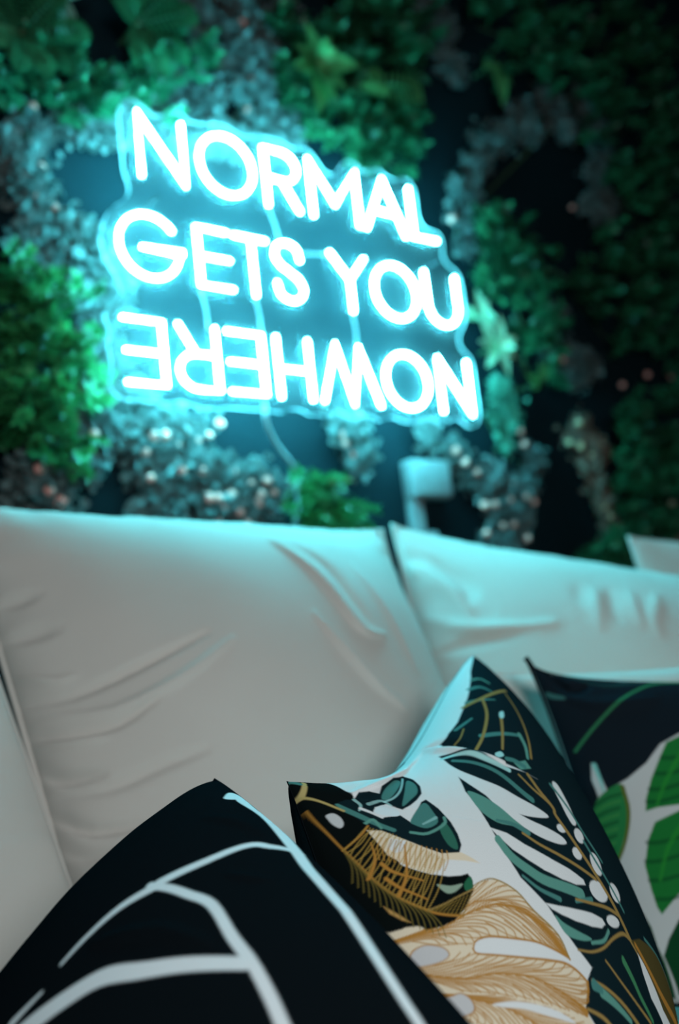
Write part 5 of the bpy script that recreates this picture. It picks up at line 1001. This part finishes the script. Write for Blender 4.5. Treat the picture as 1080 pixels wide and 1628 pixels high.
CAT = {'flowering_garland': 'garland', 'hanging_garland': 'garland', 'dried_garland': 'garland', 'boxwood_spray': 'plant', 'boxwood_bush': 'plant',
       'potted_boxwood': 'plant', 'trailing_creeper': 'plant', 'boxwood_vine': 'plant', 'boxwood_tangle': 'plant', 'fern_tangle': 'plant',
       'foliage_mass': 'plant', 'creeping_fern': 'plant'}
for name, kind, label, path, count, depth, berries in CLUSTERS:
    x0 = sum(p[0] for p in path) / len(path); z0 = min(p[1] for p in path)
    t = thing(name, label, CAT[name], (round(x0, 3), WALL_Y, round(z0, 3)), 'plants on the wall' if CAT[name] == 'plant' else 'garlands on the wall')
    area = [p[2] ** 2 for p in path]; stem = Mesh()
    stem.tube(local(t, [(p[0], WALL_Y - .004, p[1]) for p in path]), .0025, 5); stem.build('stem', M['stem'], t)
    for k in range(count):
        p = R.choices(path, area)[0]; a = R.uniform(0, 6.283); rr = p[2] * math.sqrt(R.random()) * .92
        o = link('sprig', R.choice(SPRIGS[kind]), t); o['kind'] = 'stuff'      # leaves too small and blurred to pick apart
        o.location = Vector((p[0] + math.cos(a) * rr, WALL_Y - (.034 if 'box' in kind else .022) - R.random() ** 1.3 * max(depth - .045, .004), p[1] + math.sin(a) * rr)) - t.location
        tw = R.gauss(0, .5) if 'box' in kind else R.gauss(0, .3)
        o.rotation_euler = (max(-.7, min(.7, R.gauss(0, .4) + (.3 if 'box' in kind else 0))), R.uniform(0, 6.283), max(-.7, min(.7, tw)))
        o.scale = (R.uniform(.85, 1.2),) * 3
    for b in berries:
        o = link('berry', BERRY_O if kind == 'coinbrown' else BERRY, t)
        o.location = Vector(b) - t.location; o.scale = (R.uniform(.75, 1.2),) * 3

# broad single leaves, each leaf its own part
def leafy(name, label, category, base, leaves, mat, group='plants on the wall', rows=6):
    """leaves: (offset, direction, normal, length, width)"""
    t = thing(name, label, category, base, group)
    st = Mesh().tube([(0, WALL_Y - base[1] - .002, 0), (0, 0, 0), (0, -.015, .005)], .004, 6); st.build('stem', M['stem'], t)
    for off, d, n, l, w in leaves:
        Mesh().leaf(off, d, n, l, w, .14, .18, rows).build('leaf', mat, t)
    return t

def fan(n, l, w, fwd=.5, a0=0, a1=360, jitter=.2, lift=.02):
    out = []
    for k in range(n):
        a = math.radians(a0 + (a1 - a0) * (k + .5) / n) + R.gauss(0, jitter)
        d = Vector((math.cos(a), -fwd * R.uniform(.6, 1.4), math.sin(a))).normalized()
        s = R.uniform(.8, 1.2); out.append(((0, -lift * R.random(), 0), d, (0, -1, 0), l * s, w * s))
    return out

leafy('succulent', 'pale fleshy succulent rosette lit cyan, just right of the upside-down last word', 'plant', (1.815, 0.030, 1.540), fan(7, .085, .034, .35, jitter=.08) + fan(5, .05, .026, 1.3), M['leaf_succulent'])
leafy('succulent', 'second smaller succulent rosette, beside the last letter of the middle word', 'plant', (1.775, 0.030, 1.622), fan(5, .06, .032, .4, jitter=.08) + fan(3, .04, .024, 1.2), M['leaf_succulent'])
leafy('lime_leaf_plant', 'lime green leafy plant hanging above the topmost word, near the top middle', 'plant', (1.315, -0.005, 2.115), fan(12, .085, .04, .5) + fan(6, .06, .035, 1.2) + fan(5, .12, .035, .5, 230, 310), M['leaf_lime'])
leafy('pointed_leaf_plant', 'single pointed leaf hanging in the dark at the upper right', 'plant', (1.930, 0.005, 2.315), [((0, -.01, 0), (.04, -.25, -1), (0, -1, .2), .125, .055), ((.01, -.01, 0), (.5, -.3, -.7), (0, -1, .2), .07, .03), ((-.012, -.01, 0), (-.6, -.3, -.5), (0, -1, .2), .06, .026)], M['leaf_lime'])
leafy('broad_leaf_plant', 'pale broad leaves drooping at the top left corner, among dark ferns', 'plant', (0.735, -0.01, 2.075), [((0, 0, 0), (.0, -.3, -1), (.2, -1, .2), .09, .04), ((0, 0, 0), (-.8, -.3, .3), (0, -1, .4), .08, .035), ((0, 0, 0), (.7, -.4, .5), (0, -1, .4), .07, .03)], M['leaf_pale'])
leafy('vine_leaf_plant', 'small spray of green leaf tips in the dark, right of the last word', 'plant', (1.937, 0.000, 1.455), fan(5, .05, .022, .5, 60, 250), M['leaf_lime'])

# ferns: a frond is a rachis with many pinnae, one part each
def frond_mesh(length, mat, pairs=13):
    m = Mesh(); pts = [Vector((0, -.05 * math.sin(f * 2.2) * length / .2, length * f - .25 * length * f * f)) for f in [k / 8 for k in range(9)]]
    m.tube(pts, .0016, 5, taper=[1 - .7 * k / 8 for k in range(9)])
    for k in range(pairs):
        f = .1 + .88 * k / pairs; i = min(int(f * 8), 7); p = pts[i].lerp(pts[i + 1], f * 8 - i); w = math.sin(math.pi * (.12 + .85 * f)) * length * .22
        for s in (-1, 1): m.leaf(p, Vector((s, -.15, .45)), (0, -1, .1), w, .011, .1, .2, 2)
    return m.mesh('frond', mat)
def fern(label, base, angles, lengths, mat=None):
    t = thing('fern', label, 'fern', base, 'plants on the wall')
    Mesh().tube([(0, WALL_Y - base[1] - .002, 0), (0, -.01, 0)], .006, 6).build('stem', M['stem'], t)
    for a, l in zip(angles, lengths):
        o = link('frond', frond_mesh(l, mat or M['leaf_fern']), t); o.rotation_euler = (R.uniform(-.35, .25), math.radians(a), R.gauss(0, .15))
    return t
fern('dark green fern filling the upper left corner, above the boxwood spray', (0.655, 0.0, 1.985), [-80, -40, 0, 40, 80, 120, 160, 200, 240], [.13, .15, .16, .15, .16, .14, .13, .14, .12])
fern('lush green fern along the top edge, right of the pale broad leaves', (0.888, 0.0, 2.080), [-90, -50, -10, 35, 70, 110, 150, 190], [.12, .14, .15, .16, .17, .16, .14, .13])
fern('small fern with one long level frond, right of the lime leaf plant', (1.434, -0.01, 2.112), [88, 60, 120, 20], [.24, .10, .10, .09], M['leaf_lime'])
fern('dim fern drooping at the lower right edge, below the dark bush', (2.233, 0.01, 0.99), [-70, -20, 30, 150, 190], [.14, .15, .13, .12, .13])
